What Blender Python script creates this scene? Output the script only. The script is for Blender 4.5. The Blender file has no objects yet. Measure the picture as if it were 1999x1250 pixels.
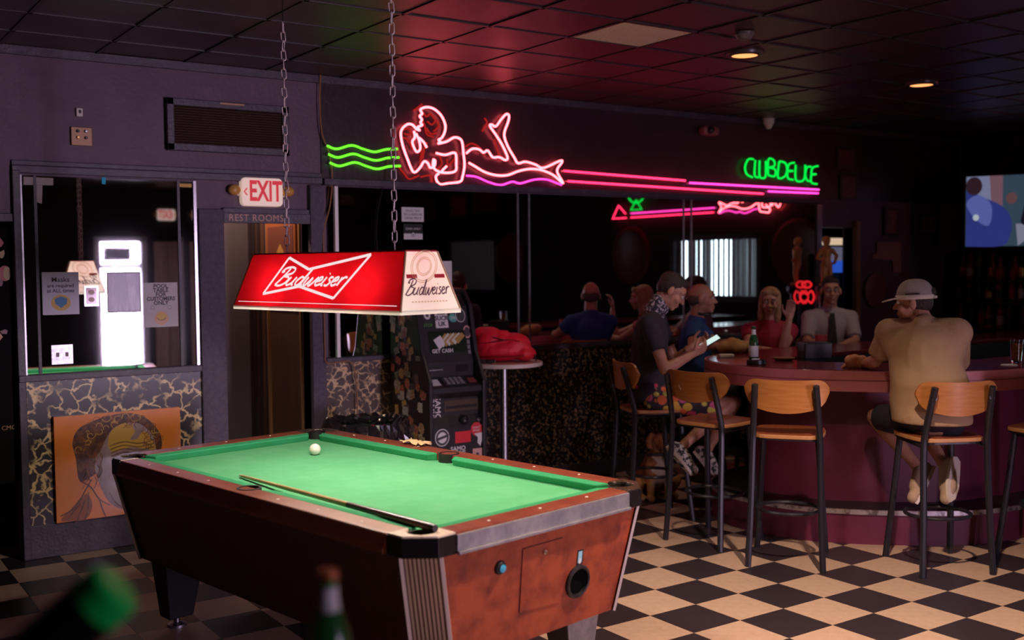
import bpy, bmesh, math, random
from mathutils import Vector, Matrix, Quaternion
random.seed(7)
V = Vector
R = math.radians
SC = bpy.context.scene
COL = SC.collection
# ------------------------------------------------------------------ camera
FPX, YAW, PIT, ROL, EYE = 2102.08, 0.598649, -0.05089, -0.008459, 1.723
_f = V((math.sin(YAW)*math.cos(PIT), math.cos(YAW)*math.cos(PIT), math.sin(PIT)))
_r0 = V((math.cos(YAW), -math.sin(YAW), 0)); _u0 = _r0.cross(_f)
_r = _r0*math.cos(ROL) + _u0*math.sin(ROL); _u = _u0*math.cos(ROL) - _r0*math.sin(ROL)
EYEP = V((0, 0, EYE))
cam_d = bpy.data.cameras.new('camera'); cam = bpy.data.objects.new('camera', cam_d); COL.objects.link(cam)
cam_d.sensor_width = 36; cam_d.lens = FPX*36/1999
cam.matrix_world = Matrix.Translation(EYEP) @ Matrix((_r, _u, -_f)).transposed().to_4x4()
cam_d.clip_start = 0.05; cam_d.clip_end = 100
cam_d.dof.use_dof = True; cam_d.dof.focus_distance = 5.3; cam_d.dof.aperture_fstop = 1.7
SC.camera = cam
# ------------------------------------------------------------------ world, exposure, daylight
wd = bpy.data.worlds.new('daylight'); SC.world = wd; wd.use_nodes = True
wd.node_tree.nodes['Background'].inputs[0].default_value = (.78, .9, 1, 1)
wd.node_tree.nodes['Background'].inputs[1].default_value = 2.5
vs = SC.view_settings; vs.view_transform = 'Standard'; vs.look = 'None'; vs.exposure = 0.0; vs.gamma = 1.0; vs.use_curve_mapping = False
def lamp(name, kind, loc, power, color, size=None, aim=None, size_y=None, spread=None):
    d = bpy.data.lights.new(name, kind); d.energy = power; d.color = color
    if kind == 'AREA':
        d.size = size or .3
        if size_y: d.shape = 'RECTANGLE'; d.size_y = size_y
        if spread: d.spread = spread
    elif kind == 'SPOT':
        d.spot_size = spread or R(110); d.spot_blend = .6; d.shadow_soft_size = size or .06
    else: d.shadow_soft_size = size or .05
    o = bpy.data.objects.new(name, d); COL.objects.link(o); o.location = loc
    if aim is not None: o.rotation_euler = (V(aim)-V(loc)).to_track_quat('-Z', 'Y').to_euler()
    return o
# daylight entering by the street door and the two curtained windows (skylight from outside each opening)
lamp('door_daylight', 'AREA', (4.62, -4.6, 1.15), 82, (.94, .68, 1), 1.0, (1.9, 6.8, 1.7), 2.0, R(66))
lamp('window_daylight', 'AREA', (10.72, 3.15, 1.65), 16, (.72, .95, 1), 1.6, (5, 3.1, 1.2), .85)

# ------------------------------------------------------------------ pixel -> world helpers (used to measure the place)
def ray(x, y): return _f + _r*((x-999.5)/FPX) - _u*((y-625)/FPX)
def atD(x, y, d): return EYEP + ray(x, y)*d
def atY(x, y, Y): d = ray(x, y); return EYEP + d*(Y/d.y)
def atX(x, y, X): d = ray(x, y); return EYEP + d*(X/d.x)
def atZ(x, y, z): d = ray(x, y); return EYEP + d*((z-EYE)/d.z)
def pix(p):
    d = V(p)-EYEP; z = d.dot(_f); return (999.5+FPX*d.dot(_r)/z, 625-FPX*d.dot(_u)/z, z)
# ------------------------------------------------------------------ materials
MATS = {}
def M(name, col, rough=.5, metal=0, mix=None, bump=None, emit=None, spec=.5, coat=0, trans=0, stretch=None, alpha=None, sheen=0):
    """mix=(scale,colour2,lo,hi) noise colour; bump=(scale,strength)"""
    if name in MATS: return MATS[name]
    m = bpy.data.materials.new(name); m.use_nodes = True; nt = m.node_tree; N = nt.nodes; b = N['Principled BSDF']
    c4 = (*col, 1)
    b.inputs['Base Color'].default_value = c4; b.inputs['Roughness'].default_value = rough; b.inputs['Metallic'].default_value = metal
    b.inputs['Specular IOR Level'].default_value = spec; b.inputs['Coat Weight'].default_value = coat; b.inputs['Transmission Weight'].default_value = trans
    if sheen: b.inputs['Sheen Weight'].default_value = sheen
    if alpha is not None: b.inputs['Alpha'].default_value = alpha
    if emit: b.inputs['Emission Color'].default_value = (*emit[0], 1); b.inputs['Emission Strength'].default_value = emit[1]
    if mix or bump:
        tc = N.new('ShaderNodeTexCoord'); src = tc.outputs['Object']
        if stretch:
            mp = N.new('ShaderNodeMapping'); mp.inputs['Scale'].default_value = stretch; nt.links.new(src, mp.inputs[0]); src = mp.outputs[0]
    if mix:
        n = N.new('ShaderNodeTexNoise'); n.inputs['Scale'].default_value = mix[0]; n.inputs['Detail'].default_value = 6; n.inputs['Roughness'].default_value = .62
        nt.links.new(src, n.inputs['Vector'])
        cr = N.new('ShaderNodeValToRGB'); cr.color_ramp.elements[0].position = mix[2] if len(mix) > 2 else .35; cr.color_ramp.elements[1].position = mix[3] if len(mix) > 3 else .65
        cr.color_ramp.elements[0].color = c4; cr.color_ramp.elements[1].color = (*mix[1], 1)
        nt.links.new(n.outputs['Fac'], cr.inputs[0]); nt.links.new(cr.outputs[0], b.inputs['Base Color'])
    if bump:
        n2 = N.new('ShaderNodeTexNoise'); n2.inputs['Scale'].default_value = bump[0]; n2.inputs['Detail'].default_value = 4
        nt.links.new(src, n2.inputs['Vector'])
        bp = N.new('ShaderNodeBump'); bp.inputs['Strength'].default_value = bump[1]; bp.inputs['Distance'].default_value = .01
        nt.links.new(n2.outputs['Fac'], bp.inputs['Height']); nt.links.new(bp.outputs[0], b.inputs['Normal'])
    MATS[name] = m; return m
def glow(name, col, s):
    if name in MATS: return MATS[name]
    m = bpy.data.materials.new(name); m.use_nodes = True; nt = m.node_tree; nt.nodes.clear()
    e = nt.nodes.new('ShaderNodeEmission'); e.inputs[0].default_value = (*col, 1); e.inputs[1].default_value = s
    o = nt.nodes.new('ShaderNodeOutputMaterial'); nt.links.new(e.outputs[0], o.inputs[0]); MATS[name] = m; return m
def translucent(name, col, amount=.6):
    m = bpy.data.materials.new(name); m.use_nodes = True; nt = m.node_tree; nt.nodes.clear(); N = nt.nodes
    t = N.new('ShaderNodeBsdfTranslucent'); t.inputs[0].default_value = (*col, 1)
    d = N.new('ShaderNodeBsdfPrincipled'); d.inputs['Base Color'].default_value = (*col, 1); d.inputs['Roughness'].default_value = .35
    x = N.new('ShaderNodeMixShader'); x.inputs[0].default_value = amount
    nt.links.new(d.outputs[0], x.inputs[1]); nt.links.new(t.outputs[0], x.inputs[2])
    o = N.new('ShaderNodeOutputMaterial'); nt.links.new(x.outputs[0], o.inputs[0]); MATS[name] = m; return m
def crackle(name, scale, width, base, gold, warp=.25, metal=0.0, gaps=True):
    m = bpy.data.materials.new(name); m.use_nodes = True; nt = m.node_tree; N = nt.nodes; b = N['Principled BSDF']
    tc = N.new('ShaderNodeTexCoord'); nz = N.new('ShaderNodeTexNoise'); nz.inputs['Scale'].default_value = scale*1.3; nz.inputs['Detail'].default_value = 4
    nt.links.new(tc.outputs['Object'], nz.inputs['Vector'])
    ad = N.new('ShaderNodeVectorMath'); ad.operation = 'MULTIPLY_ADD'; nt.links.new(nz.outputs['Color'], ad.inputs[0]); ad.inputs[1].default_value = (warp*2.2/scale*3,)*3
    nt.links.new(tc.outputs['Object'], ad.inputs[2])
    vo = N.new('ShaderNodeTexVoronoi'); vo.feature = 'DISTANCE_TO_EDGE'; vo.inputs['Scale'].default_value = scale; nt.links.new(ad.outputs[0], vo.inputs['Vector'])
    cr = N.new('ShaderNodeValToRGB'); e = cr.color_ramp.elements; e[0].position = width*.35; e[0].color = (1, 1, 1, 1); e[1].position = width; e[1].color = (0, 0, 0, 1)
    nt.links.new(vo.outputs['Distance'], cr.inputs[0])
    fade = N.new('ShaderNodeTexNoise'); fade.inputs['Scale'].default_value = scale*.9; nt.links.new(tc.outputs['Object'], fade.inputs['Vector'])
    fr = N.new('ShaderNodeValToRGB'); fr.color_ramp.elements[0].position = .36 if gaps else .5; fr.color_ramp.elements[1].position = .55 if gaps else .6
    nt.links.new(fade.outputs['Fac'], fr.inputs[0])
    mu = N.new('ShaderNodeMath'); mu.operation = 'MULTIPLY'; nt.links.new(cr.outputs[0], mu.inputs[0]); nt.links.new(fr.outputs[0], mu.inputs[1])
    mx = N.new('ShaderNodeMix'); mx.data_type = 'RGBA'; mx.inputs['A'].default_value = (*base, 1); mx.inputs['B'].default_value = (*gold, 1)
    nt.links.new(mu.outputs[0], mx.inputs['Factor']); nt.links.new(mx.outputs['Result'], b.inputs['Base Color'])
    b.inputs['Roughness'].default_value = .35; b.inputs['Metallic'].default_value = metal
    MATS[name] = m; return m
BLK = (.012, .01, .013)
m_wall = M('dark_plum_paint', (.105, .055, .088), .55, mix=(5, (.14, .076, .115)), bump=(45, .25))
m_wallg = M('gloss_black_paint', (.030, .014, .020), .3, mix=(4, (.042, .020, .028)), bump=(30, .12))
m_trimp = M('worn_plum_trim_paint', (.050, .036, .054), .45, mix=(14, (.09, .066, .09), .5, .7), bump=(60, .2))
m_rough = M('stippled_plum_plaster', (.13, .10, .135), .6, mix=(30, (.09, .068, .10)), bump=(85, 1.0))
m_ceil = M('black_ceiling_tile', (.038, .014, .022), .36, mix=(6, (.052, .020, .030)), bump=(120, .2))
m_ceilgrid = M('black_ceiling_grid', (.028, .018, .02), .4)
m_ceiltan = M('bare_tan_ceiling_tile', (.72, .48, .38), .9, mix=(60, (.58, .38, .30)), bump=(150, .3))
m_tan = M('tan_vinyl_tile', (.60, .41, .30), .38, mix=(22, (.50, .335, .24), .35, .7), bump=(60, .05))
m_dark = M('black_vinyl_tile', (.034, .024, .032), .33, mix=(26, (.04, .03, .034), .4, .75), bump=(60, .05))
m_slab = M('dark_subfloor', (.02, .015, .015), .9)
m_mirror = M('mirror_silver', (.80, .80, .84), .012, 1)
m_mirrorold = M('aged_mirror_silver', (.84, .84, .90), .015, 1, mix=(55, (.30, .29, .33), .66, .74))
m_crack = crackle('gold_vein_black_laminate', 11, .085, (.012, .008, .010), (.80, .56, .26), .16)
m_crack2 = crackle('gold_vein_brown_laminate', 17, .10, (.075, .048, .038), (.75, .52, .27), .16)
m_flake = crackle('gold_fleck_black_laminate', 42, .16, (.012, .009, .010), (.34, .22, .11), .3, gaps=False)
m_chrome = M('chrome', (.72, .70, .74), .16, 1)
m_steel = M('brushed_steel', (.42, .40, .43), .38, 1, mix=(30, (.3, .29, .32)))
m_alu = M('dull_aluminium', (.40, .39, .42), .45, .75, mix=(14, (.27, .26, .30)), bump=(70, .15))
m_black = M('black_metal', (.016, .014, .018), .4, .3)
m_blackp = M('black_plastic', (.014, .013, .016), .35)
m_white = M('white_plastic', (.80, .74, .68), .4)
m_cream = M('cream_paper', (.78, .72, .64), .7)
m_paper = M('white_paper', (.72, .70, .70), .7)
m_ink = M('dark_print_ink', (.05, .045, .05), .6)
m_redink = M('red_print_ink', (.62, .03, .045), .5)
m_gold = M('gold_paint', (.75, .46, .14), .35, .6)
m_felt = M('green_felt', (.105, .43, .19), .95, mix=(7, (.145, .49, .235), .4, .75), bump=(400, .1), spec=.1)
m_felt2 = M('green_cushion_felt', (.035, .30, .12), .9, mix=(9, (.045, .34, .14)), spec=.15)
m_lam = M('burgundy_wood_laminate', (.17, .036, .022), .32, mix=(16, (.27, .075, .04), .35, .7), stretch=(1, .35, 1))
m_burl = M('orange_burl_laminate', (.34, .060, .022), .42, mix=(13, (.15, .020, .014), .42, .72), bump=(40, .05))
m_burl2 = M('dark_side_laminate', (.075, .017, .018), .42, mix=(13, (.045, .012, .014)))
m_oak = M('honey_oak_veneer', (.50, .20, .055), .35, mix=(7, (.40, .14, .036)), stretch=(1, 1, 9))
m_oakseat = M('worn_red_oak_seat', (.34, .10, .04), .3, mix=(7, (.25, .065, .028)), stretch=(9, 1, 1))
m_oakedge = M('plywood_edge', (.52, .24, .09), .5)
m_post = M('stool_frame_enamel', (.020, .019, .028), .35, .2)
m_bartop = M('cherry_bar_top', (.15, .018, .022), .18, mix=(4, (.10, .012, .018)), stretch=(.6, 5, 1))
m_fascia = M('pink_bar_edge_laminate', (.66, .22, .23), .42, mix=(5, (.58, .175, .19)))
m_barbase = M('wine_red_bar_panel', (.16, .016, .052), .5, mix=(3, (.125, .013, .042)))
m_skin = M('tanned_skin', (.50, .25, .16), .5, mix=(18, (.44, .2, .125)))
m_skin2 = M('fair_skin', (.55, .30, .22), .5, mix=(18, (.48, .235, .165)))
# ------------------------------------------------------------------ mesh builder
def cr_spline(pts, n=8, closed=False):
    P = [V(p) for p in pts]; out = []; L = len(P)
    for i in range(L if closed else L-1):
        if closed: a, b, c, d = P[(i-1) % L], P[i], P[(i+1) % L], P[(i+2) % L]
        else: a, b, c, d = P[max(i-1, 0)], P[i], P[i+1], P[min(i+2, L-1)]
        for k in range(n):
            t = k/n
            out.append(.5*((2*b)+(c-a)*t+(2*a-5*b+4*c-d)*t*t+(3*b-a-3*c+d)*t**3))
    if not closed: out.append(P[-1].copy())
    return out
class MB:
    def __init__(s): s.v = []; s.f = []; s.m = []; s.cm = 0
    def add(s, vs, fs):
        o = len(s.v); s.v += [tuple(v) for v in vs]; s.f += [tuple(i+o for i in f) for f in fs]; s.m += [s.cm]*len(fs); return s
    def box(s, c, sz, rot=None):
        c = V(c); h = V(sz)/2; vs = [V((x*h.x, y*h.y, z*h.z)) for x in (-1, 1) for y in (-1, 1) for z in (-1, 1)]
        if rot is not None: vs = [rot @ v for v in vs]
        return s.add([v+c for v in vs], [(0, 1, 3, 2), (4, 6, 7, 5), (0, 4, 5, 1), (2, 3, 7, 6), (0, 2, 6, 4), (1, 5, 7, 3)])
    def bb(s, x0, x1, y0, y1, z0, z1): return s.box(((x0+x1)/2, (y0+y1)/2, (z0+z1)/2), (abs(x1-x0), abs(y1-y0), abs(z1-z0)))
    def hexa(s, bot, top):
        n = len(bot); return s.add(list(bot)+list(top), [tuple(range(n))[::-1], tuple(range(n, 2*n))]+[(i, (i+1) % n, n+(i+1) % n, n+i) for i in range(n)])
    def prism(s, poly, z0, z1): return s.hexa([(p[0], p[1], z0) for p in poly], [(p[0], p[1], z1) for p in poly])
    def extr(s, poly3, vec): vec = V(vec); return s.hexa([V(p) for p in poly3], [V(p)+vec for p in poly3])
    def tube(s, path, r, n=8, closed=False, caps=True, squash=None):
        P = [V(p) for p in path]; L = len(P); rs = r if isinstance(r, (list, tuple)) else [r]*L
        vs = []; up = None
        for i in range(L):
            a = P[i-1] if (i > 0 or closed) else P[i]; b = P[(i+1) % L] if (i < L-1 or closed) else P[i]
            t = (b-a)
            t = t.normalized() if t.length > 1e-9 else V((0, 0, 1))
            if up is None:
                up = t.cross(V((0, 0, 1)));
                if up.length < 1e-3: up = t.cross(V((1, 0, 0)))
                up.normalize()
            up = (up - t*up.dot(t)); up = up.normalized() if up.length > 1e-6 else t.orthogonal().normalized()
            w = t.cross(up)
            for k in range(n):
                a2 = 2*math.pi*k/n
                vs.append(P[i]+(up*math.cos(a2)+w*math.sin(a2)*(squash or 1))*rs[i])
        fs = []
        for i in range(L if closed else L-1):
            j = (i+1) % L
            for k in range(n): fs.append((i*n+k, i*n+(k+1) % n, j*n+(k+1) % n, j*n+k))
        if caps and not closed: fs += [tuple(range(n))[::-1], tuple((L-1)*n+k for k in range(n))]
        return s.add(vs, fs)
    def cone(s, p0, p1, r0, r1=None, n=16): return s.tube([p0, p1], [r0, r0 if r1 is None else r1], n)
    def lathe(s, prof, n=20, c=(0, 0, 0), rot=None):
        vs = []; L = len(prof); c = V(c)
        for (r, z) in prof:
            for k in range(n):
                a = 2*math.pi*k/n; v = V((r*math.cos(a), r*math.sin(a), z)); vs.append((rot @ v if rot is not None else v)+c)
        fs = [(i*n+k, i*n+(k+1) % n, (i+1)*n+(k+1) % n, (i+1)*n+k) for i in range(L-1) for k in range(n)]
        fs += [tuple(range(n))[::-1], tuple((L-1)*n+k for k in range(n))]
        return s.add(vs, fs)
    def ell(s, c, rad, rot=None, n=12, k=8):
        c = V(c); vs = []; rad = V(rad) if not isinstance(rad, (int, float)) else V((rad,)*3)
        for i in range(1, k):
            p = math.pi*i/k
            for j in range(n):
                a = 2*math.pi*j/n; v = V((rad.x*math.sin(p)*math.cos(a), rad.y*math.sin(p)*math.sin(a), rad.z*math.cos(p))); vs.append((rot @ v if rot is not None else v)+c)
        t = V((0, 0, rad.z)); t = rot @ t if rot is not None else t
        vs += [c+t, c-t]; T, B = len(vs)-2, len(vs)-1
        fs = [(i*n+j, (i+1)*n+j, (i+1)*n+(j+1) % n, i*n+(j+1) % n) for i in range(k-2) for j in range(n)]
        fs += [(T, j, (j+1) % n) for j in range(n)] + [(B, (k-2)*n+(j+1) % n, (k-2)*n+j) for j in range(n)]
        return s.add(vs, fs)
    def cap(s, p0, p1, r0, r1=None):
        r1 = r0 if r1 is None else r1; p0 = V(p0); p1 = V(p1)
        s.ell(p0, r0); s.ell(p1, r1)
        if (p1-p0).length > 1e-5: s.tube([p0, p1], [r0, r1], 12)
        return s
    def chain(s, pts, rs):
        for i in range(len(pts)-1): s.cap(pts[i], pts[i+1], rs[i], rs[i+1])
        return s
    def ribbon(s, pts, w, nrm, th=0.0):
        P = [V(p) for p in pts]; nrm = V(nrm).normalized(); vs = []; L = len(P)
        for i in range(L):
            t = (P[min(i+1, L-1)]-P[max(i-1, 0)]); t = t.normalized() if t.length > 1e-9 else V((1, 0, 0)); sd = nrm.cross(t)*w/2
            vs += [P[i]-sd, P[i]+sd]
        return s.add(vs, [(2*i, 2*i+1, 2*i+3, 2*i+2) for i in range(L-1)])
    def mesh(s, name):
        me = bpy.data.meshes.new(name); me.from_pydata(s.v, [], s.f); 
        for p, k in zip(me.polygons, s.m): p.material_index = k
        me.update(); return me
    def build(s, name, mats, parent=None, smooth=False, bev=0, loc=None, fix=True):
        me = s.mesh(name)
        if fix:
            bm = bmesh.new(); bm.from_mesh(me); bmesh.ops.recalc_face_normals(bm, faces=bm.faces); bm.to_mesh(me); bm.free()
        return link(name, me, mats, parent, smooth, bev, loc)
def link(name, me, mats, parent=None, smooth=False, bev=0, loc=None):
    for m in (mats if isinstance(mats, (list, tuple)) else [mats]): me.materials.append(m)
    if smooth:
        for p in me.polygons: p.use_smooth = True
        if smooth != 'all': me.set_sharp_from_angle(angle=R(38))
    o = bpy.data.objects.new(name, me); COL.objects.link(o)
    if loc is not None: o.location = loc
    if parent is not None: setpar(o, parent)
    if bev:
        b = o.modifiers.new('bevel', 'BEVEL'); b.width = bev; b.segments = 2; b.limit_method = 'ANGLE'; b.angle_limit = R(40)
    return o
def setpar(o, p):
    o.parent = p; o.matrix_parent_inverse = mw(p).inverted()
def mw(o):
    m = o.matrix_basis.copy()
    if o.parent: m = mw(o.parent) @ o.matrix_parent_inverse @ m
    return m
def thing(name, label, cat, loc=(0, 0, 0), rz=0, group=None):
    o = bpy.data.objects.new(name, None); COL.objects.link(o); o.location = loc; o.rotation_euler = (0, 0, rz); o.empty_display_size = .1
    return tag(o, label, cat, group)
def tag(o, label, cat, group=None):
    o['label'] = label; o['category'] = cat
    if group: o['group'] = group
    return o
def struct(o, kind='structure'): o['kind'] = kind; return o
def local(o, p): """child placed in the local frame of p"""; o.parent = p; return o
def txt(name, s, size, M4, mat, parent=None, align='CENTER', ext=.0004, shear=0, sx=1, bold=0, spacing=1, line=1):
    c = bpy.data.curves.new(name, 'FONT'); c.body = s; c.size = size; c.align_x = align; c.align_y = 'CENTER'; c.extrude = ext; c.shear = shear; c.offset = bold; c.space_character = spacing; c.space_line = line
    c.resolution_u = 3
    t = bpy.data.objects.new(name+'_tmp', c); COL.objects.link(t)
    me = bpy.data.meshes.new_from_object(t.evaluated_get(bpy.context.evaluated_depsgraph_get())); bpy.data.objects.remove(t); bpy.data.curves.remove(c)
    me.transform(M4 @ Matrix.Diagonal((sx, 1, 1, 1))); me.materials.clear(); me.name = name
    return link(name, me, mat, parent)
def frame(o, U, N):
    """matrix: local x=U, local z=N (towards viewer), y=N x U"""
    U = V(U).normalized(); N = V(N).normalized(); W = N.cross(U)
    return Matrix.Translation(V(o)) @ Matrix((U, W, N)).transposed().to_4x4()
WALLN = V((0, -1, 0))
def wallF(o): return frame(o, (1, 0, 0), (0, -1, 0))
def dup(root, parent=None, label=None):
    c = root.copy(); COL.objects.link(c)
    if parent is not None: c.parent = parent
    for ch in list(root.children): dup(ch, c)
    return c
def remesh(mb, voxel, smooth=4):
    me = mb.mesh('tmp'); o = bpy.data.objects.new('tmp', me); COL.objects.link(o)
    bm = bmesh.new(); bm.from_mesh(me); bmesh.ops.recalc_face_normals(bm, faces=bm.faces); bm.to_mesh(me); bm.free()
    r = o.modifiers.new('r', 'REMESH'); r.mode = 'VOXEL'; r.voxel_size = voxel; r.adaptivity = 0
    if smooth: sm = o.modifiers.new('s', 'SMOOTH'); sm.factor = .5; sm.iterations = smooth
    out = bpy.data.meshes.new_from_object(o.evaluated_get(bpy.context.evaluated_depsgraph_get()))
    bpy.data.objects.remove(o); bpy.data.meshes.remove(me)
    return out
def blob(name, mb, voxel, mats, parent=None, smooth=4):
    me = remesh(mb, voxel, smooth); me.name = name; me.materials.clear()
    return link(name, me, mats, parent, 'all')
# ================================================================== THE SETTING
WY, CZ, T = 6.85, 3.02, .3048
FX0, FY0 = 3.7844, 3.9195
XL, XR, YF = -1.5, 10.5, -4.3
floor = struct(MB().bb(XL-.1, XR+.1, YF-1.2, 8.6, -.12, -.005).build('floor', m_slab))
tile_t = MB().bb(-T/2+.0008, T/2-.0008, -T/2+.0008, T/2-.0008, -.004, 0).mesh('floor_tile'); tile_t.materials.append(m_tan)
tile_d = MB().bb(-T/2+.0008, T/2-.0008, -T/2+.0008, T/2-.0008, -.004, 0).mesh('floor_tile'); tile_d.materials.append(m_dark)
cand = []; rest = MB()
for i in range(-15, 28):
    for j in range(-18, 23):
        cx, cy = FX0+(j+.5)*T, FY0-(i+.5)*T
        if not (XL < cx < XR and YF < cy < 8.5): continue
        k = (i+j) % 2; a = 0
        p = pix((cx, cy, 0))
        if p[2] > .5 and -60 < p[0] < 2060 and 600 < p[1] < 1300 and cy < 7.8: a = 1/p[2]**3
        cand.append((a, cx, cy, k))
cand.sort(reverse=True)
for n, (a, cx, cy, k) in enumerate(cand):
    if n < 300 and a > 0:
        o = bpy.data.objects.new('floor_tile', tile_d if k else tile_t); COL.objects.link(o); o.location = (cx, cy, 0); local(o, floor)
    else:
        rest.cm = k; rest.bb(cx-T/2+.0008, cx+T/2-.0008, cy-T/2+.0008, cy+T/2-.0008, -.004, 0)
struct(rest.build('floor_tiles', [m_tan, m_dark], floor, fix=False), 'stuff')
# ceiling: dark panels in a T-bar grid
ceiling = struct(MB().bb(XL-.1, XR+.1, YF-.1, WY+.12, CZ+.03, CZ+.15).build('ceiling', m_ceil))
GX, GY, X0, Y0 = .535, .49, 1.645, 4.462
pan = MB().bb(-GX/2+.012, GX/2-.012, -GY/2+.012, GY/2-.012, 0, .018).mesh('ceiling_panel'); pan.materials.append(m_ceil)
pant = pan.copy(); pant.materials.clear(); pant.materials.append(m_ceiltan)
grid = MB(); restc = MB(); cc = []
for i in range(-8, 18):
    x = X0+i*GX
    if XL < x < XR: grid.bb(x-.011, x+.011, YF, WY, CZ-.004, CZ+.004)
    for j in range(-18, 6):
        y = Y0+j*GY
        if i == 0 and YF < y < WY: grid.bb(XL, XR, y-.011, y+.011, CZ-.004, CZ+.004)
        cx, cy = x+GX/2, y+GY/2
        if XL < cx < XR and YF < cy < WY:
            p = pix((cx, cy, CZ)); a = 1/p[2] if p[2] > 1 and -80 < p[0] < 2080 and -80 < p[1] < 400 else 0
            cc.append((a, cx, cy, i, j))
cc.sort(reverse=True)
for n, (a, cx, cy, i, j) in enumerate(cc):
    bare = (i == 4 and j == 0)
    if a > 0 and n < 290:
        o = bpy.data.objects.new('ceiling_panel', pant if bare else pan); COL.objects.link(o); o.location = (cx, cy, CZ+(.001 if not bare else 0)+random.random()*.004); local(o, ceiling)
        if bare: o['label'] = 'bare tan panel among the black ones'
    else: restc.bb(cx-GX/2, cx+GX/2, cy-GY/2, cy+GY/2, CZ+.002, CZ+.02)
grid.build('grid_bars', m_ceilgrid, ceiling)
if restc.v: struct(restc.build('ceiling_panels', m_ceil, ceiling), 'stuff')
# walls
wb = MB()
for x0, x1, z0 in ((XL, .2, 0), (.2, 1.15, 2.0), (1.15, 2.29, 0), (2.29, 3.0, 2.02), (3.0, 8.26, 0), (8.26, 8.72, 2.06), (8.72, XR+.1, 0)):
    wb.bb(x0, x1, WY, WY+.12, z0, CZ+.03)
wall_back = struct(wb.build('wall_back', m_wall))
struct(MB().bb(XL-.12, XL, YF-.1, WY+.12, 0, CZ+.03).build('wall_left', m_wall))
wf = MB(); DX0, DX1, DZ = 4.25, 4.98, 2.17
wf.bb(XL, DX0, YF-.12, YF, 0, CZ+.03); wf.bb(DX1, XR+.1, YF-.12, YF, 0, CZ+.03); wf.bb(DX0, DX1, YF-.12, YF, DZ, CZ+.03)
m_wallm = M('matt_black_paint', (.022, .014, .02), .75)
wall_front = struct(wf.build('wall_front', m_wallm))
W1 = (2.35, 3.97, 1.25, 2.08); W2 = (-3.9, -2.2, 1.25, 2.2)
wr = MB(); ys = [YF-.1, W2[0], W2[1], W1[0], W1[1], WY+.12]
for k in (0, 2, 4): wr.bb(XR, XR+.12, ys[k], ys[k+1], 0, CZ+.03)
for w in (W1, W2): wr.bb(XR, XR+.12, w[0], w[1], 0, w[2]); wr.bb(XR, XR+.12, w[0], w[1], w[3], CZ+.03)
wall_right = struct(wr.build('wall_right', m_wallm))
m_blind = M('grey_blind_fabric', (.42, .44, .44), .8)
m_glassp = M('window_glass', (.9, .95, .95), .02, 0, trans=1, spec=.3)
for n, w in enumerate((W1, W2)):
    fr = MB()
    for y in (w[0], w[1]): fr.bb(XR-.03, XR+.05, y-.04, y+.04, w[2]-.06, w[3]+.06)
    for z in (w[2], w[3]): fr.bb(XR-.03, XR+.05, w[0], w[1], z-.04, z+.04)
    win = struct(fr.build('window_%d' % (n+1), m_trimp))
    cnt = 17 if n == 0 else 15; sp = (w[1]-w[0])/cnt
    for k in range(cnt):
        y = w[0]+(k+.5)*sp; a = R(random.uniform(-38, 28)) if n == 0 else (R(4) if k < cnt-1 else R(70))
        wd_ = .082 if n == 0 else sp*1.12
        b = MB().box((0, 0, 0), (.004, wd_, w[3]-w[2]-.05)).build('blind_slat', m_blind, loc=(XR+.075, y, (w[2]+w[3])/2)); b.rotation_euler = (0, 0, a); local(b, win)
# street door: frame, glazed leaf standing open, daylight beyond
df = MB()
for x in (DX0, DX1): df.bb(x-.05, x+.05, YF-.13, YF+.02, 0, DZ+.05)
df.bb(DX0-.05, DX1+.05, YF-.13, YF+.02, DZ-.02, DZ+.06); df.bb(DX0, DX1, YF-.1, YF-.06, 1.72, 1.80)
m_dframe = M('pale_painted_door_frame', (.62, .62, .62), .5)
door1 = struct(df.build('door_1', m_dframe))
MB().bb(DX0+.1, DX1-.18, YF-.09, YF-.07, 1.84, 2.08).build('transom_pane', M('grey_transom_glass', (.10, .13, .12), .1), door1)
m_leafw = M('pale_pink_wood_grain', (.52, .36, .31), .5, mix=(5, (.40, .26, .22)), stretch=(8, 8, .6), bump=(30, .1))
d2 = MB()
hx, hy = 5.12, YF+.03; dr = V((.80, .60, 0)); dn = V((.60, -.80, 0))
for k in range(4):
    a = V((hx, hy, 0))+dr*(.012+k*.235); b = a+dr*.225
    d2.extr([(a.x, a.y, .02), (b.x, b.y, .02), (b.x, b.y, 2.16), (a.x, a.y, 2.16)], dn*.04)
struct(d2.build('door_2', m_leafw))
# pavement and pale house front across the street, seen through the door by the mirror
struct(MB().bb(0, 10, YF-9, YF-.13, -.12, -.02).build('floor_street', M('pale_pavement', (.6, .6, .6), .9)))
# ---- rooms behind the back wall
m_grey = M('grey_brown_corridor_paint', (.105, .08, .092), .6, mix=(3, (.085, .065, .075)))
m_brownpan = M('brown_stained_panelling', (.135, .062, .035), .5, mix=(4, (.095, .042, .026)), stretch=(3, 3, .4))
wc = MB(); wc.bb(1.9, 3.2, 8.0, 8.1, 0, 2.7); wc.bb(1.85, 1.9, WY+.12, 8.1, 0, 2.7); wc.bb(1.2, 1.25, WY+.12, 8.6, 0, 2.7)
wc.bb(-.3, 1.25, 8.55, 8.65, 0, 2.7); wc.bb(-.35, -.3, WY+.12, 8.6, 0, 2.7); wc.bb(-.35, 3.3, WY+.12, 8.65, 2.65, 2.75)
struct(wc.build('wall_corridor', m_grey))
struct(MB().bb(3.02, 3.1, WY+.12, 8.0, 0, 2.65).build('wall_corridor_side', m_brownpan))
tr = MB()
for y in (7.98, 7.9, 7.80, 7.66): tr.bb(3.005, 3.02, y-.02, y+.02, 0, 2.6)
struct(tr.build('trim_4', M('dark_door_moulding', (.03, .018, .02), .4)))
tr = MB()
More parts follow.
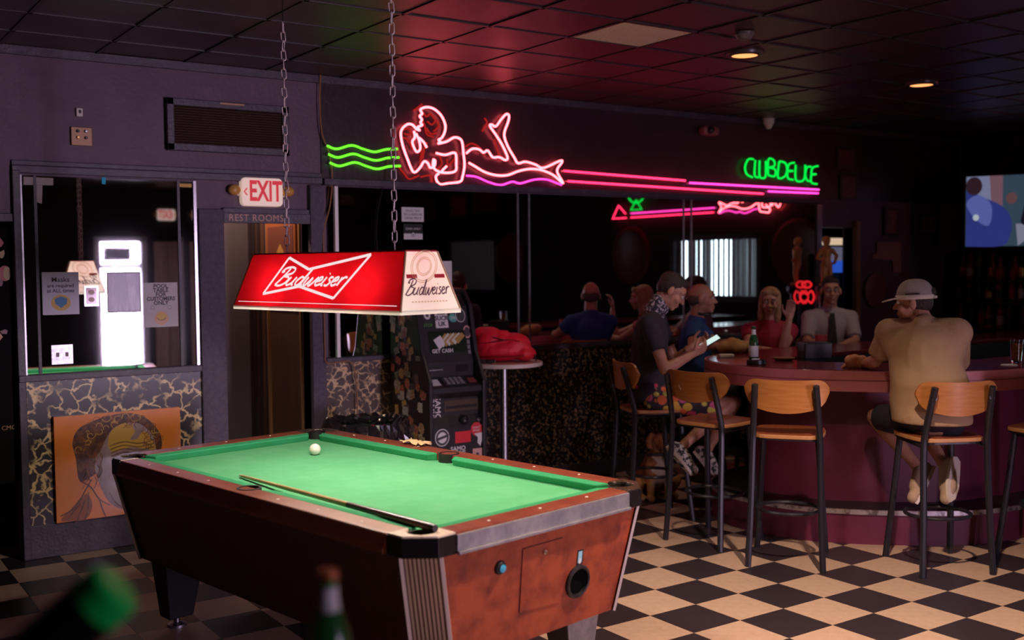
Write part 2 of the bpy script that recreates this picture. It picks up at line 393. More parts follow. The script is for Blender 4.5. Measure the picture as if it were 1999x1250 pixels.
for y in (7.62, 7.02): tr.bb(3.0, 3.02, y-.012, y+.012, 0, 2.3)
struct(tr.build('trim_5', M('worn_gold_edge', (.30, .15, .06), .4)))
wa = MB(); wa.bb(8.0, 9.3, 7.95, 8.05, 0, 2.7); wa.bb(8.16, 8.22, WY+.12, 8.0, 0, 2.7); wa.bb(9.2, 9.26, WY+.12, 8.0, 0, 2.7); wa.bb(8.16, 9.26, WY+.12, 8.05, 2.5, 2.6)
struct(wa.build('wall_alcove', m_wallg))
# ---- back-wall dressing
MXL = 1.195; lm0, lm1, lm2, lm3 = 1.195, atY(71, 500, WY).x, atY(349, 500, WY).x, 2.215
def pane(x0, x1, z0, z1, mat, par, yaw=0, y=WY-.012, off=0):
    o = MB().bb(-(x1-x0)/2+.0015, (x1-x0)/2-.0015, -.003, .003, z0-(z0+z1)/2+.0015, (z1-z0)/2-.0015).build('mirror_pane', mat, bev=.002, loc=((x0+x1)/2, y-off, (z0+z1)/2))
    o.rotation_euler = (0, 0, R(yaw)); return local(o, par)
mirL = tag(bpy.data.objects.new('wall_mirror', None), 'old speckled wall mirror with taped-up notices, above the crackle panel', 'mirror'); COL.objects.link(mirL)
pane(lm0, lm1, 1.10, 2.275, m_mirrorold, mirL, 1.0); pane(lm1, lm2, 1.10, 2.275, m_mirrorold, mirL, 0); pane(lm2, lm3, 1.10, 2.275, m_mirrorold, mirL, -1.4)
for x in (lm1, lm2): MB().bb(x-.008, x+.008, WY-.024, WY-.004, 1.10, 2.275).build('seam_strip', m_trimp, mirL)
MB().bb(lm3-.006, lm3+.012, WY-.03, WY-.002, 1.10, 2.275).build('edge_strip', m_chrome, mirL)
MB().bb(lm0-.012, lm0+.006, WY-.03, WY-.002, 1.10, 2.275).build('edge_strip', m_chrome, mirL)
MX = [3.135, atY(655, 500, WY).x, atY(1009, 500, WY).x, atY(1031, 500, WY).x, atY(1332, 500, WY).x, atY(1347, 500, WY).x, atY(1597, 500, WY).x]
mirR = tag(bpy.data.objects.new('wall_mirror', None), 'long wall mirror under the neon lady, reflecting the bar', 'mirror'); COL.objects.link(mirR)
for a, b in ((0, 1), (1, 2), (2, 3), (3, 4), (4, 5), (5, 6)): pane(MX[a], MX[b], 1.095, 2.275, m_mirror, mirR)
for x in MX[2:6]: MB().bb(x-.006, x+.006, WY-.022, WY-.006, 1.095, 2.275).build('seam_strip', m_steel, mirR)
MB().bb(MX[1]-.012, MX[1]+.012, WY-.03, WY-.006, 1.095, 2.275).build('edge_strip', M('glint_mirror_bevel', (.9, .85, .80), .3, .25), mirR)  # pale colour stands for the lamp's glint on the bevel
MB().bb(MX[6]-.05, MX[6]+.02, WY-.03, WY-.006, 1.095, 2.275).build('edge_strip', m_chrome, mirR)
# dado panels, ledges, baseboards, door casing
struct(MB().bb(1.19, 2.235, WY-.018, WY, .20, 1.06).build('trim_1', m_crack))
struct(MB().bb(3.1, 3.64, WY-.018, WY, .12, 1.06).build('trim_2', m_crack2))
struct(MB().bb(3.64, 8.24, WY-.018, WY, .12, 1.06).build('trim_3', m_flake))
led = MB(); led.bb(1.15, 2.235, WY-.05, WY, 1.06, 1.10); led.bb(1.15, 1.192, WY-.035, WY, .0, 2.3)
led.bb(1.15, 3.1, WY-.03, WY, 2.285, 2.33); led.bb(1.15, 3.1, WY-.018, WY, 2.33, 2.36); led.bb(3.1, 8.24, WY-.05, WY, 1.06, 1.095); led.bb(3.1, 8.24, WY-.06, WY, 2.28, 2.325)
led.bb(.2, 1.15, WY-.02, WY, 2.0, 2.05)
struct(led.build('trim_6', m_trimp, bev=.004))
bs = MB(); bs.bb(1.15, 2.235, WY-.03, WY, 0, .20); bs.bb(3.0, 8.24, WY-.03, WY, 0, .12); bs.bb(8.72, XR, WY-.03, WY, 0, .12)
struct(bs.build('baseboard_back', m_trimp, bev=.004))
cas = MB(); cas.bb(2.235, 2.40, WY-.045, WY+.12, 0, 2.10); cas.bb(3.0, 3.1, WY-.045, WY+.12, 0, 2.275)
struct(cas.build('trim_7', m_rough, bev=.006))
struct(MB().bb(2.40, 3.0, WY-.03, WY+.06, 2.075, 2.11).build('trim_8', m_trimp, bev=.004))
struct(MB().bb(3.1, 10.45, WY-.012, WY, 2.325, CZ).build('trim_9', m_wallg))
post = MB(); post.bb(8.72, 8.78, WY-.05, WY+.1, 0, 2.12)
struct(post.build('trim_10', M('orange_wood_door_post', (.42, .17, .06), .4, mix=(6, (.3, .11, .04)), stretch=(4, 4, .5))))
# crown strip where wall meets ceiling
struct(MB().bb(XL, XR, WY-.03, WY, CZ-.05, CZ).build('trim_11', m_trimp))
# ================================================================== LIGHT FITTINGS IN THE CEILING
m_lit = glow('warm_downlight_lens', (1, .36, .12), 1.7)
def downlight(x, y, label, power, col=(1, .73, .55), spread=R(112)):
    t = thing('downlight', label, 'ceiling light', (x, y, CZ), group='recessed ceiling downlights')
    prof = [(.080, .012), (.080, -.012), (.098, -.016), (.114, -.010), (.118, .0), (.118, .012)]
    MB().lathe(prof, 24).build('trim_ring', M('black_downlight_ring', (.06, .04, .035), .35), None, True, loc=(0, 0, -.006)).parent = t
    MB().lathe([(.0005, -.006), (.079, -.004), (.079, .004), (.0005, .004)], 24).build('lens', m_lit, None, True, loc=(0, 0, -.012)).parent = t
    if power:
        l = lamp('downlight_beam', 'SPOT', (0, 0, -.03), power, col, .05, None, spread=spread); l.parent = t
    return t
downlight(4.99, 4.74, 'lit round downlight in the ceiling over the curved end of the bar', 26)
downlight(6.92, 4.84, 'lit round downlight further right, near the top right corner', 30)
downlight(3.50, 2.50, 'round downlight over the floor in front of the pool table', 520, spread=R(112))
downlight(1.7, 1.9, 'round downlight behind the photographer', 30)
downlight(6.9, 2.4, 'round downlight over the right-hand floor', 3)

cl_ = thing('corridor_fill_light', 'added unseen ceiling light brightening the rest room corridor', 'ceiling light', (2.62, 7.45, 2.65))  # added fitting, unseen, to brighten the corridor
MB().lathe([(.09, 0), (.09, -.03), (.06, -.05), (.0004, -.055)], 20, (2.62, 7.45, 2.648)).build('shade', glow('corridor_fill_shade', (1, .7, .5), 1.2), cl_, True)
lamp('corridor_fill_bulb', 'POINT', (2.62, 7.45, 2.52), 30, (1, .66, .5), .06)
# ================================================================== POOL TABLE
TC, TRZ = V((2.10, 4.31, 0)), R(10.7)
HW, HL, CH, ZT, ZB = .625, 1.165, .085, .822, .784
pt = thing('pool_table', 'coin-operated pool table with green felt and burgundy rails', 'pool table')
def octo(hw, hl, ch): return [(-hw+ch, -hl), (hw-ch, -hl), (hw, -hl+ch), (hw, hl-ch), (hw-ch, hl), (-hw+ch, hl), (-hw, hl-ch), (-hw, -hl+ch)]
m_glare = m_lam.copy(); m_glare.name = 'glare_burgundy_laminate'; nt = m_glare.node_tree; tc = nt.nodes.new('ShaderNodeTexCoord'); sx3 = nt.nodes.new('ShaderNodeSeparateXYZ'); nt.links.new(tc.outputs['Object'], sx3.inputs[0])
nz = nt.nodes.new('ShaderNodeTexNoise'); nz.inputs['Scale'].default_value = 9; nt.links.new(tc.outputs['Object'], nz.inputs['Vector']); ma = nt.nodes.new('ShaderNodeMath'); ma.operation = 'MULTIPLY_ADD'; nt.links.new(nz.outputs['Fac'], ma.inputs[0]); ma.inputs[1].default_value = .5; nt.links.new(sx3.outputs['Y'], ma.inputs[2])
wr_ = nt.nodes.new('ShaderNodeMapRange'); wr_.inputs['From Min'].default_value = .25; wr_.inputs['From Max'].default_value = -.85; wr_.inputs['To Max'].default_value = .9; nt.links.new(ma.outputs[0], wr_.inputs['Value'])  # paler towards the near end: glare on the rail painted into its colour
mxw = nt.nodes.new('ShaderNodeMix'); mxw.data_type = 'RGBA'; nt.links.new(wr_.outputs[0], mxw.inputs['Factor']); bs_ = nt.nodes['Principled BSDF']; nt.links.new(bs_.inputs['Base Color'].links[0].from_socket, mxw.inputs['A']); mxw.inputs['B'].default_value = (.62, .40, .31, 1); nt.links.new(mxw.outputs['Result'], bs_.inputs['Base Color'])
RW = .098                                   # wooden rail width
IX, IY = HW-RW, HL-RW                       # back of cushions
CN = .165                                   # corner casting reach
MB().bb(-IX-.01, IX+.01, -IY-.01, IY+.01, ZB-.05, ZB).build('bed_cloth', m_felt, pt)
for s in (-1, 1):
    MB().bb(s*IX, s*HW, -HL+CN, HL-CN, ZT-.055, ZT).build('wooden_rail', m_glare if s < 0 else m_lam, pt, bev=.006)
    MB().bb(-HW+CN, HW-CN, s*IY, s*HL, ZT-.05, ZT).build('wooden_rail', m_lam, pt, bev=.006)
    MB().extr([(s*(HW-.004), -HL+CN, ZT-.068), (s*(HW+.020), -HL+CN, ZT-.068), (s*(HW+.020), -HL+CN, ZT-.052), (s*HW, -HL+CN, ZT-.006), (s*(HW-.004), -HL+CN, ZT-.006)], (0, 2*(HL-CN), 0)).build('side_band', m_lam, pt, bev=.002)
    # aluminium apron with a lower lip on the ends
    MB().bb(-HW+CN, HW-CN, s*(HL-.004), s*(HL+.010), ZT-.062, ZT-.006).bb(-HW+CN, HW-CN, s*(HL-.004), s*(HL+.020), ZT-.074, ZT-.062).build('end_apron', m_alu, pt, bev=.003)
CW = .052
def cushion(a, b, inn):                     # a,b: ends along the back line; inn: inward unit vector
    a, b, inn = V((*a, 0)), V((*b, 0)), V((*inn, 0)); d = (b-a).normalized()
    a2, b2 = a+inn*CW+d*.032, b+inn*CW-d*.032
    up = lambda p, z: V((p.x, p.y, z))
    lo, hi = [up(a, ZB-.004), up(b, ZB-.004), up(b2-inn*.012, ZB-.002), up(a2-inn*.012, ZB-.002)], [up(a, ZT-.001), up(b, ZT-.001), up(b2, ZT-.006), up(a2, ZT-.006)]
    MB().hexa(lo, hi).build('cushion', m_felt2, pt, bev=.006)
g = .055; sp_ = .062
for s in (-1, 1):
    cushion((-IX+g, s*IY), (IX-g, s*IY), (0, -s)); cushion((s*IX, -IY+g), (s*IX, -sp_), (-s, 0)); cushion((s*IX, sp_), (s*IX, IY-g), (-s, 0))
m_pock = M('black_pocket_rubber', (.010, .008, .008), .6)
m_cast = M('speckled_bronze_casting', (.075, .045, .03), .32, .5, mix=(60, (.35, .25, .18), .56, .66))
m_castl = M('glare_cream_casting', (.78, .66, .54), .35, mix=(25, (.42, .30, .2), .5, .75))  # cream of the near-left cap is glare put into the colour
for sx in (-1, 1):
    for sy in (-1, 1):
        px_, py_ = sx*(IX+.004), sy*(IY+.004)
        # top plate of the corner, notched around the pocket
        pts = [(HW-CN, HL), (HW-CH, HL), (HW, HL-CH), (HW, HL-CN), (IX+.005, HL-CN)]
        for k in range(7):
            a = R(-78+k*(-114+0)/6*-1) if False else R(-75+k*40)
        arc = [(IX+.004+.052*math.cos(R(t)), IY+.004+.052*math.sin(R(t))) for t in (-70, -40, -10, 20, 45, 70, 100, 130, 160)]
        pts += arc+[(HW-CN, IY+.005)]
        pts = [(sx*x, sy*y) for x, y in pts]
        c = MB().prism(pts, ZT-.02, ZT+.003).build('corner_casting', m_castl if (sx < 0 and sy < 0) else m_cast, pt, bev=.003)
        band = [(HW-CN, HL+.004), (HW-CH+.002, HL+.004), (HW+.004, HL-CH+.002), (HW+.004, HL-CN), (HW-.02, HL-CN), (HW-.02, HL-CH-.01), (HW-CH-.01, HL-.02), (HW-CN, HL-.02)]
        MB().prism([(sx*x, sy*y) for x, y in band], ZT-.072, ZT-.004).build('corner_band', M('black_chrome_band', (.035, .03, .036), .2, .7), pt, bev=.002)
        # pocket cup
        ring = []
        cup = MB().lathe([(.052, ZB-.04), (.052, ZT-.004), (.046, ZT-.004), (.046, ZB+.0015), (.0005, ZB+.0015), (.0005, ZB-.04)], 20, (px_, py_, 0)).build('pocket', m_pock, pt, True)
    sgn = sx
    MB().lathe([(.050, ZB-.04), (.050, ZT+.003), (.041, ZT+.003), (.041, ZB+.0015), (.0005, ZB+.0015), (.0005, ZB-.04)], 20, (sgn*(IX+.018), 0, 0)).build('pocket', m_pock, pt, True)
# pearl sights along the rails
sight = MB().lathe([(.0065, -.002), (.0065, .0006), (.005, .0012), (.0004, .0012)], 10).mesh('sight'); sight.materials.append(m_cream)
def put_sight(x, y):
    o = bpy.data.objects.new('sight', sight); COL.objects.link(o); o.location = (x, y, ZT); o.parent = pt
for s in (-1, 1):
    for k in range(1, 8):
        if k != 4: put_sight(s*(HW-.045), -IY+k*2*IY/8)
    for k in range(1, 4): put_sight(-IX+k*2*IX/4, s*(HL-.045))
# cabinet body, tapering down
def ring_at(z, hw, hl, ch): return [V((x, y, z)) for x, y in octo(hw, hl, ch)]
ztop, zbot = ZT-.07, .335
top, bot = ring_at(ztop, HW-.012, HL-.012, CH), ring_at(zbot, HW-.105, HL-.062, CH)
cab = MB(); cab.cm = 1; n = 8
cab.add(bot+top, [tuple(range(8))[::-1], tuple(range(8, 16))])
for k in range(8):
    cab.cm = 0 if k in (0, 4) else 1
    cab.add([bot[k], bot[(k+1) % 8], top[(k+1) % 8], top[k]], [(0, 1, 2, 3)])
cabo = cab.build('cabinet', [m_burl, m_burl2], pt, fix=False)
def facept(k, u, v, off=0):                  # point on cabinet face k (v=0 bottom)
    a, b, c, d = bot[k], bot[(k+1) % 8], top[(k+1) % 8], top[k]
    p = (a*(1-u)+b*u)*(1-v)+(d*(1-u)+c*u)*v; n_ = (b-a).cross(d-a).normalized(); return p+n_*off, n_, (b-a).normalized()
# ribbed metal corner posts on the chamfers, bright edge strips beside them
m_rib = M('bronze_ribbed_metal', (.62, .50, .44), .3, .7)
for k in (1, 3, 5, 7):
    MB().hexa([facept(k, u, v, o)[0] for u, v, o in ((-.04, 0, 0), (1.04, 0, 0), (1.04, 1, 0), (-.04, 1, 0))], [facept(k, u, v, o)[0] for u, v, o in ((-.04, 0, .006), (1.04, 0, .006), (1.04, 1, .006), (-.04, 1, .006))]).build('corner_post', M('dark_bronze_metal', (.14, .09, .07), .35, .7), pt)
    for u in (.08, .2, .32, .44, .56, .68, .80, .92):
        p0, n_, U = facept(k, u, 0, .006); p1 = facept(k, u, 1, .006)[0]
        MB().extr([p0-U*.004, p0+U*.004, p1+U*.004, p1-U*.004], n_*.004).build('rib', m_rib, pt)
    for u, w in ((-.1, .07), (1.03, .07)):
        p0, n_, U = facept(k, u, 0, .002); p1 = facept(k, u, 1, .002)[0]
        MB().extr([p0, p0+U*.012, p1+U*.012, p1], n_*.010).build('edge_strip', M('bright_edge_metal', (.75, .66, .66), .4, .35), pt)
# near end panel: coin door, lock, button, sticker, ball return
MT = Matrix.Translation(TC) @ Matrix.Rotation(TRZ, 4, 'Z'); MTI = MT.inverted()
p0e, ne, Ue = facept(0, 0, 0)
def end_pt(x, y, off=0):
    p0 = MT @ p0e; nw = (MT.to_3x3() @ ne); d = ray(x, y); t = (p0-EYEP).dot(nw)/d.dot(nw); return MTI @ (EYEP+d*t) + ne*off
Ve = ne.cross(Ue)
def endF(p): return frame(p, Ue, ne)
q = [end_pt(*c) for c in ((1020, 1072), (1098, 1050), (1090, 1176), (1013, 1196))]
line = MB()
for a, b in zip(q, q[1:]+q[:1]):
    d = (b-a).normalized(); sdv = ne.cross(d)*.0022; line.extr([a-sdv, b-sdv, b+sdv, a+sdv], ne*.0006)
cd = MB().hexa([p for p in q[::-1]], [p+ne*.004 for p in q[::-1]]).build('coin_door', m_burl, pt)
line.build('door_gap', M('dark_gap', (.02, .008, .006), .8), cd)
def disc(c, r, h, prof=None, n=20):
    m4 = endF(c); return [(r, 0), (r, h*.6), (r*.9, h), (.0004, h)], m4
def end_lathe(name, xy, prof, mat, par, n=22, off=0):
    mb = MB().lathe(prof, n); m4 = endF(end_pt(*xy, off)); mb.v = [tuple(m4 @ V(v)) for v in mb.v]; return mb.build(name, mat, par, True)
end_lathe('lock', (1061, 1077), [(.010, 0), (.010, .006), (.008, .009), (.003, .009), (.003, .006), (.0004, .006)], m_chrome, cd, off=.004)
bt = end_lathe('button', (975, 1108), [(.026, 0), (.026, .006), (.022, .012), (.016, .013), (.016, .016), (.0004, .016)], m_blackp, pt)
end_lathe('button_cap', (975, 1108), [(.0145, .012), (.0145, .019), (.012, .020), (.0004, .020)], M('cyan_plastic', (.05, .42, .62), .35), bt)
br = end_lathe('ball_return', (1126, 1135), [(.066, 0), (.066, .010), (.060, .015), (.053, .013), (.051, .0012), (.0004, .0012)], m_blackp, pt, 28)
end_lathe('hole', (1126, 1135), [(.051, .0014), (.051, .0018), (.0004, .0018)], M('deep_black', (.003, .003, .003), .9, spec=.05), br, 28)
sk = MB(); m4 = endF(end_pt(1132, 1088, .0006))
for x0, x1, z0, z1, c in ((-.018, .018, -.030, .030, 0), (-.011, .011, -.022, .024, 1), (-.005, .005, -.026, -.006, 2)):
    sk.cm = c; sk.add([m4 @ V((x, z, .0004*(c+1))) for x, z in ((x0, z0), (x1, z0), (x1, z1), (x0, z1))], [(0, 1, 2, 3)])
sk.build('coin_slot', [m_blackp, M('pale_blue_enamel', (.3, .62, .75), .4), m_white], pt, fix=False)
# legs: flat flared blocks on levelling feet
for sx in (-1, 1):
    for sy in (-1, 1):
        cx, cy = sx*.40, sy*.92
        lo = [V((cx+dx*.062, cy+dy*.05, .05)) for dx, dy in ((-1, -1), (1, -1), (1, 1), (-1, 1))]
        hi = [V((cx-sx*.012+dx*.105, cy+dy*.075, .345)) for dx, dy in ((-1, -1), (1, -1), (1, 1), (-1, 1))]
        lg = MB().hexa(lo, hi).build('leg', m_alu if sy < 0 else m_black, pt, bev=.006)  # far legs coloured black for the shade on them
        MB().lathe([(.045, 0), (.045, .012), (.02, .018), (.014, .02), (.014, .055), (.0004, .055)], 16, (cx, cy, 0)).build('levelling_foot', m_steel, lg, True)
pt.location = TC; pt.rotation_euler = (0, 0, TRZ)
# ---- things on the table
ball = atZ(615, 877, ZB+.030)
mb = MB().ell((0, 0, 0), .0285, n=28, k=18).build('cue_ball', M('ivory_ball', (.86, .80, .68), .15), None, 'all', loc=(ball.x, ball.y, ZB+.0285)); tag(mb, 'white cue ball near the far corner pocket on the green felt', 'ball')
c0, c1 = atZ(469, 929, ZB+.009), atZ(850, 1032, ZT+.014); cd_ = (c1-c0); cl = cd_.length; cdn = cd_.normalized()
cue = thing('pool_cue', 'wooden pool cue lying across the felt with its butt on the near corner', 'cue')
def cuep(t): return c0+cd_*t
MB().tube([cuep(.012), cuep(.62)], [.0065, .0115], 14).build('shaft', M('pale_maple', (.62, .40, .18), .35, mix=(8, (.52, .32, .13))), cue, True)
MB().tube([cuep(0), cuep(.012)], [.006, .0065], 14).build('ferrule', m_cream, cue, True)
MB().tube([cuep(.62), cuep(.985)], [.0116, .0145], 14).build('butt', M('dark_walnut_butt', (.085, .028, .018), .3, mix=(10, (.22, .10, .05), .55, .65)), cue, True)
MB().tube([cuep(.985), cuep(1)], [.0146, .012], 14).build('bumper', m_blackp, cue, True)
rag = MB(); P0 = atZ(812, 868, ZT); random.seed(3); gx, gy = 12, 7
dl = MT.to_3x3() @ V((0, 1, 0)); dw = MT.to_3x3() @ V((1, 0, 0))
vs_ = [P0+dl*((i/(gx-1)-.5)*.17*(1+.15*math.sin(j*2)))+dw*((j/(gy-1)-.5)*.075*(1+.2*math.sin(i*1.7)))+V((0, 0, .006+.011*random.random()+.006*math.sin(i*1.3+j))) for i in range(gx) for j in range(gy)]
rag.add(vs_, [(i*gy+j, i*gy+j+1, (i+1)*gy+j+1, (i+1)*gy+j) for i in range(gx-1) for j in range(gy-1)])
ro = rag.build('paper_napkin', M('yellowed_paper', (.72, .50, .26), .8), None, 'all'); sm = ro.modifiers.new('t', 'SOLIDIFY'); sm.thickness = .0012
tag(ro, 'crumpled yellowish paper napkin on the far rail of the pool table', 'napkin')
# ================================================================== LAMP OVER THE TABLE
LC, LRZ = V((2.065, 4.385, 0)), R(11.6)
lampo = thing('pool_table_lamp', 'red and white trapezoid pool table lamp hanging on two chains', 'lamp')
LL, LW, L2, W2_, LZ0, LZ1 = .61, .162, .555, .085, 1.540, 1.782
m_redsh = translucent('red_lamp_acrylic', (.36, .030, .046), .65)
m_whsh = translucent('white_lamp_acrylic', (.97, .97, .93), .6)
m_ltrim = M('gold_lamp_trim', (.62, .40, .22), .4, .3)
bq = [V((-LW, -LL, LZ0)), V((LW, -LL, LZ0)), V((LW, LL, LZ0)), V((-LW, LL, LZ0))]
tq = [V((-W2_, -L2, LZ1)), V((W2_, -L2, LZ1)), V((W2_, L2, LZ1)), V((-W2_, L2, LZ1))]
panels = {}
for k in range(4):
    a, b, c, d = bq[k], bq[(k+1) % 4], tq[(k+1) % 4], tq[k]; n_ = (b-a).cross(d-a).normalized()
    o = MB().hexa([a, b, c, d], [p-n_*.003 for p in (a, b, c, d)]).build('end_panel' if k in (0, 2) else 'side_panel', m_whsh if k in (0, 2) else m_redsh, lampo)
    panels[k] = (o, a, b, c, d, n_)
    MB().tube([a+n_*.001, d+n_*.001], .0045, 8).build('edge_trim', m_ltrim, lampo)
    MB().hexa([a+V((0, 0, -.012)), b+V((0, 0, -.012)), b+V((0, 0, .006)), a+V((0, 0, .006))], [p+n_*.003 for p in (a+V((0, 0, -.012)), b+V((0, 0, -.012)), b+V((0, 0, .006)), a+V((0, 0, .006)))]).build('bottom_rim', m_whsh, lampo)
MB().hexa([p for p in tq], [p+V((0, 0, .006)) for p in tq]).build('top_plate', M('red_lamp_top', (.4, .012, .02), .4), lampo)
m_tube = glow('bulb_glass', (1, .93, .82), 400)
for y in (-.34, 0, .34):
    MB().ell((0, y, 1.606), (.033, .033, .038), None, 16, 10).build('bulb', m_tube, lampo, 'all')
    MB().cone((0, y, 1.644), (0, y, LZ1), .016, .014, 12).build('bulb_socket', m_white, lampo)
def pp(k, u, v, off=.0012):
    o, a, b, c, d, n_ = panels[k]; a_, b_, c_, d_ = a, b, c, d
    return (a_*(1-u)+b_*u)*(1-v)+(d_*(1-u)+c_*u)*v + n_*off
SCRIPT = [[(-.05, .86), (-.16, .80), (-.10, 1.02), (.15, 1.1), (.42, 1.0), (.44, .74), (.14, .56), (.44, .46), (.46, .14), (.24, -.04), (-.02, .03)], [(.16, 1.02), (.1, .5), (.0, .02)], [(.55, .5), (.54, .12), (.66, 0), (.8, .15), (.84, .5), (.83, .08), (.94, .02)],
          [(1.28, .42), (1.1, .5), (.99, .25), (1.08, 0), (1.24, .12), (1.34, 1.05), (1.31, .08), (1.42, .02)], [(1.46, .5), (1.46, .08), (1.58, 0), (1.70, .46), (1.71, .06), (1.82, 0), (1.97, .5)],
          [(2.02, .24), (2.2, .33), (2.17, .49), (2.05, .44), (2.01, .18), (2.12, 0), (2.3, .1)], [(2.37, .5), (2.35, .06), (2.45, .02)], [(2.39, .68), (2.40, .72)], [(2.72, .45), (2.6, .5), (2.56, .36), (2.70, .2), (2.64, 0), (2.5, .04)],
          [(2.80, .24), (2.98, .33), (2.95, .49), (2.83, .44), (2.79, .18), (2.9, 0), (3.06, .1)], [(3.12, .5), (3.14, 0), (3.16, .34), (3.28, .5), (3.38, .44)]]
m_logo = glow('backlit_white_logo', (1, .78, .80), .95)
m_script = M('purple_brown_script', (.10, .02, .06), .5)
def script(k, u0, u1, v0, v1, w, mat, slant, flip=False):
    mb = MB(); n_ = panels[k][5]
    for st_ in SCRIPT:
        P2 = cr_spline([(x+slant*y, y, 0) for x, y in st_], 6)
        mb.ribbon([pp(k, u0+(u1-u0)*p.x/(3.5+slant*.4), v0+(v1-v0)*p.y, .0018) for p in P2], w, n_)
    return mb
for k in (3, 1):
    o = panels[k][0]
    fl = lambda u: 1-u                      # on side 3 the edge runs far->near, so u already reads left to right
    bow = [(.277, .93), (.433, .71), (.804, .96), (.627, .2), (.40, .40), (.174, .25)]
    mb = MB(); n_ = panels[k][5]
    for (ua, va), (ub, vb) in zip(bow, bow[1:]+bow[:1]): mb.ribbon([pp(k, ua, va), pp(k, ub, vb)], .013, n_)
    mb.build('bow_tie_logo', m_logo, o, fix=False)
    script(k, .235, .70, .42, .72, .0105, m_logo, .45).build('script_lettering', m_logo, o, fix=False)
    mb = MB(); mb.ribbon([pp(k, .02, .10), pp(k, .98, .10)], .003, n_); mb.build('pinstripe', m_logo, o, fix=False)
for k in (0, 2):
    o = panels[k][0]; n_ = panels[k][5]
    script(k, .06, .97, .28, .52, .0052, m_script, .45).build('script_lettering', m_script, o, fix=False)
    mb = MB()
    for r_ in (.088, .078, .05, .042):
        pts = [pp(k, .5, .75, .0015)+ (panels[k][2]-panels[k][1]).normalized()*(r_*.8*math.cos(t))+(panels[k][4]-panels[k][1]).normalized()*(r_*.8*math.sin(t)) for t in [i*math.pi/16 for i in range(33)]]
        mb.ribbon(pts, .0025, n_)
    mb.build('seal_print', M('pale_gold_print', (.62, .46, .26), .5), o, fix=False)
    for ua, ub in ((.06, .30), (.70, .94)): MB().ribbon([pp(k, ua, .585, .0014), pp(k, ub, .585, .0014)], .016, n_).build('red_ribbon_print', m_redink, o, fix=False)
    mb = MB()
    for i in range(12): mb.ribbon([pp(k, .18+i*.055, .16, .0014), pp(k, .215+i*.055, .16, .0014)], .004, n_)
    mb.build('small_print', M('pale_gold_print', (.62, .46, .26)), o, fix=False)
# chains, each link a real ring
lk = [V((.0105*math.cos(t), 0, .0105*math.sin(t)+(.0145 if math.sin(t) > 0 else -.0145))) for t in [i*math.pi/6+.01 for i in range(12)]]
linkm = MB().tube(lk, .0030, 6, closed=True).mesh('chain_link'); linkm.materials.append(M('galvanised_chain', (.75, .64, .62), .4, .4))
for p in linkm.polygons: p.use_smooth = True
for y, ztop in ((-.385, CZ-.03), (.40, 2.88)):
    ch = thing('chain', '', '', (0, y, LZ1)); del ch['label'], ch['category']; ch.parent = lampo
    nlk = int((ztop-LZ1-.02)/.043)
    for i in range(nlk):
        o = bpy.data.objects.new('chain_link', linkm); COL.objects.link(o); o.location = (0, 0, .022+i*.043); o.rotation_euler = (R(random.uniform(-4, 4)), R(random.uniform(-5, 5)), R(45+90*(i % 2)+random.uniform(-14, 14))); o.parent = ch
    z = .022+nlk*.043-.02
    h = MB().tube([(0, 0, z-.005), (0, 0, CZ-LZ1)], .002, 6).build('hanger_wire', m_black); h.parent = ch
lampo.location = LC; lampo.rotation_euler = (0, 0, LRZ)
# ================================================================== ON THE BACK WALL
def rrect(w, h, r, n=4):
    out = []
    for cx, cy, a0 in ((w/2-r, h/2-r, 0), (-w/2+r, h/2-r, 90), (-w/2+r, -h/2+r, 180), (w/2-r, -h/2+r, 270)):
        for k in range(n+1): a = R(a0+90*k/n); out.append((cx+r*math.cos(a), cy+r*math.sin(a)))
    return out
def plate(m4, poly, th, name, mat, par=None, bev=0):
    mb = MB().prism(poly, 0, th); mb.v = [tuple(m4 @ V(v)) for v in mb.v]; return mb.build(name, mat, par, bev=bev)
def shift(m4, x, y, z=0): return m4 @ Matrix.Translation((x, y, z))
# exit sign with two lamp heads
def exit_sign(m4, label, refl=False):
    t = thing('exit_sign', label, 'sign', m4.to_translation())
    plate(m4, rrect(.285, .185, .03), .05, 'sign_box', M('ivory_sign_plastic', (.80, .62, .52), .4, emit=((1, .72, .60), .42)), t, .006)
    txt('exit_letters', 'EXIT', .185, shift(m4, .022, .0, .0505), M('lit_red_letters', (.75, .05, .06), .5, emit=((1, .03, .05), .32)), t, sx=.60, bold=.005, ext=.001)
    mb = MB(); nn = m4.to_3x3() @ V((0, 0, 1))
    mb.ribbon([m4 @ V(p) for p in ((-.105, .022, .0515), (-.125, 0, .0515), (-.105, -.022, .0515))], .009, nn); mb.build('arrow_mark', MATS['lit_red_letters'], t, fix=False)
    for s in (-1, 1):
        c = m4 @ V((s*.185, .01, .035)); rot = m4.to_3x3()
        mb = MB().ell(c, (.042, .036, .03), rot, 16, 10); h = mb.build('lamp_head', M('amber_lamp_lens', (.66, .33, .08), .3), t, 'all')
        MB().tube([m4 @ V((s*.13, -.03, .02)), m4 @ V((s*.165, -.02, .02)), c], .006, 8).build('lamp_arm', m_cream, h)
    return t
p = atY(507, 376, WY); exit_sign(wallF((p.x, WY, p.z)), 'lit EXIT sign with amber lamp heads above the rest room doorway')
exit_sign(frame((5.35, YF, 2.60), (-1, 0, 0), (0, 1, 0)), 'EXIT sign over the street door, seen in the left mirror')
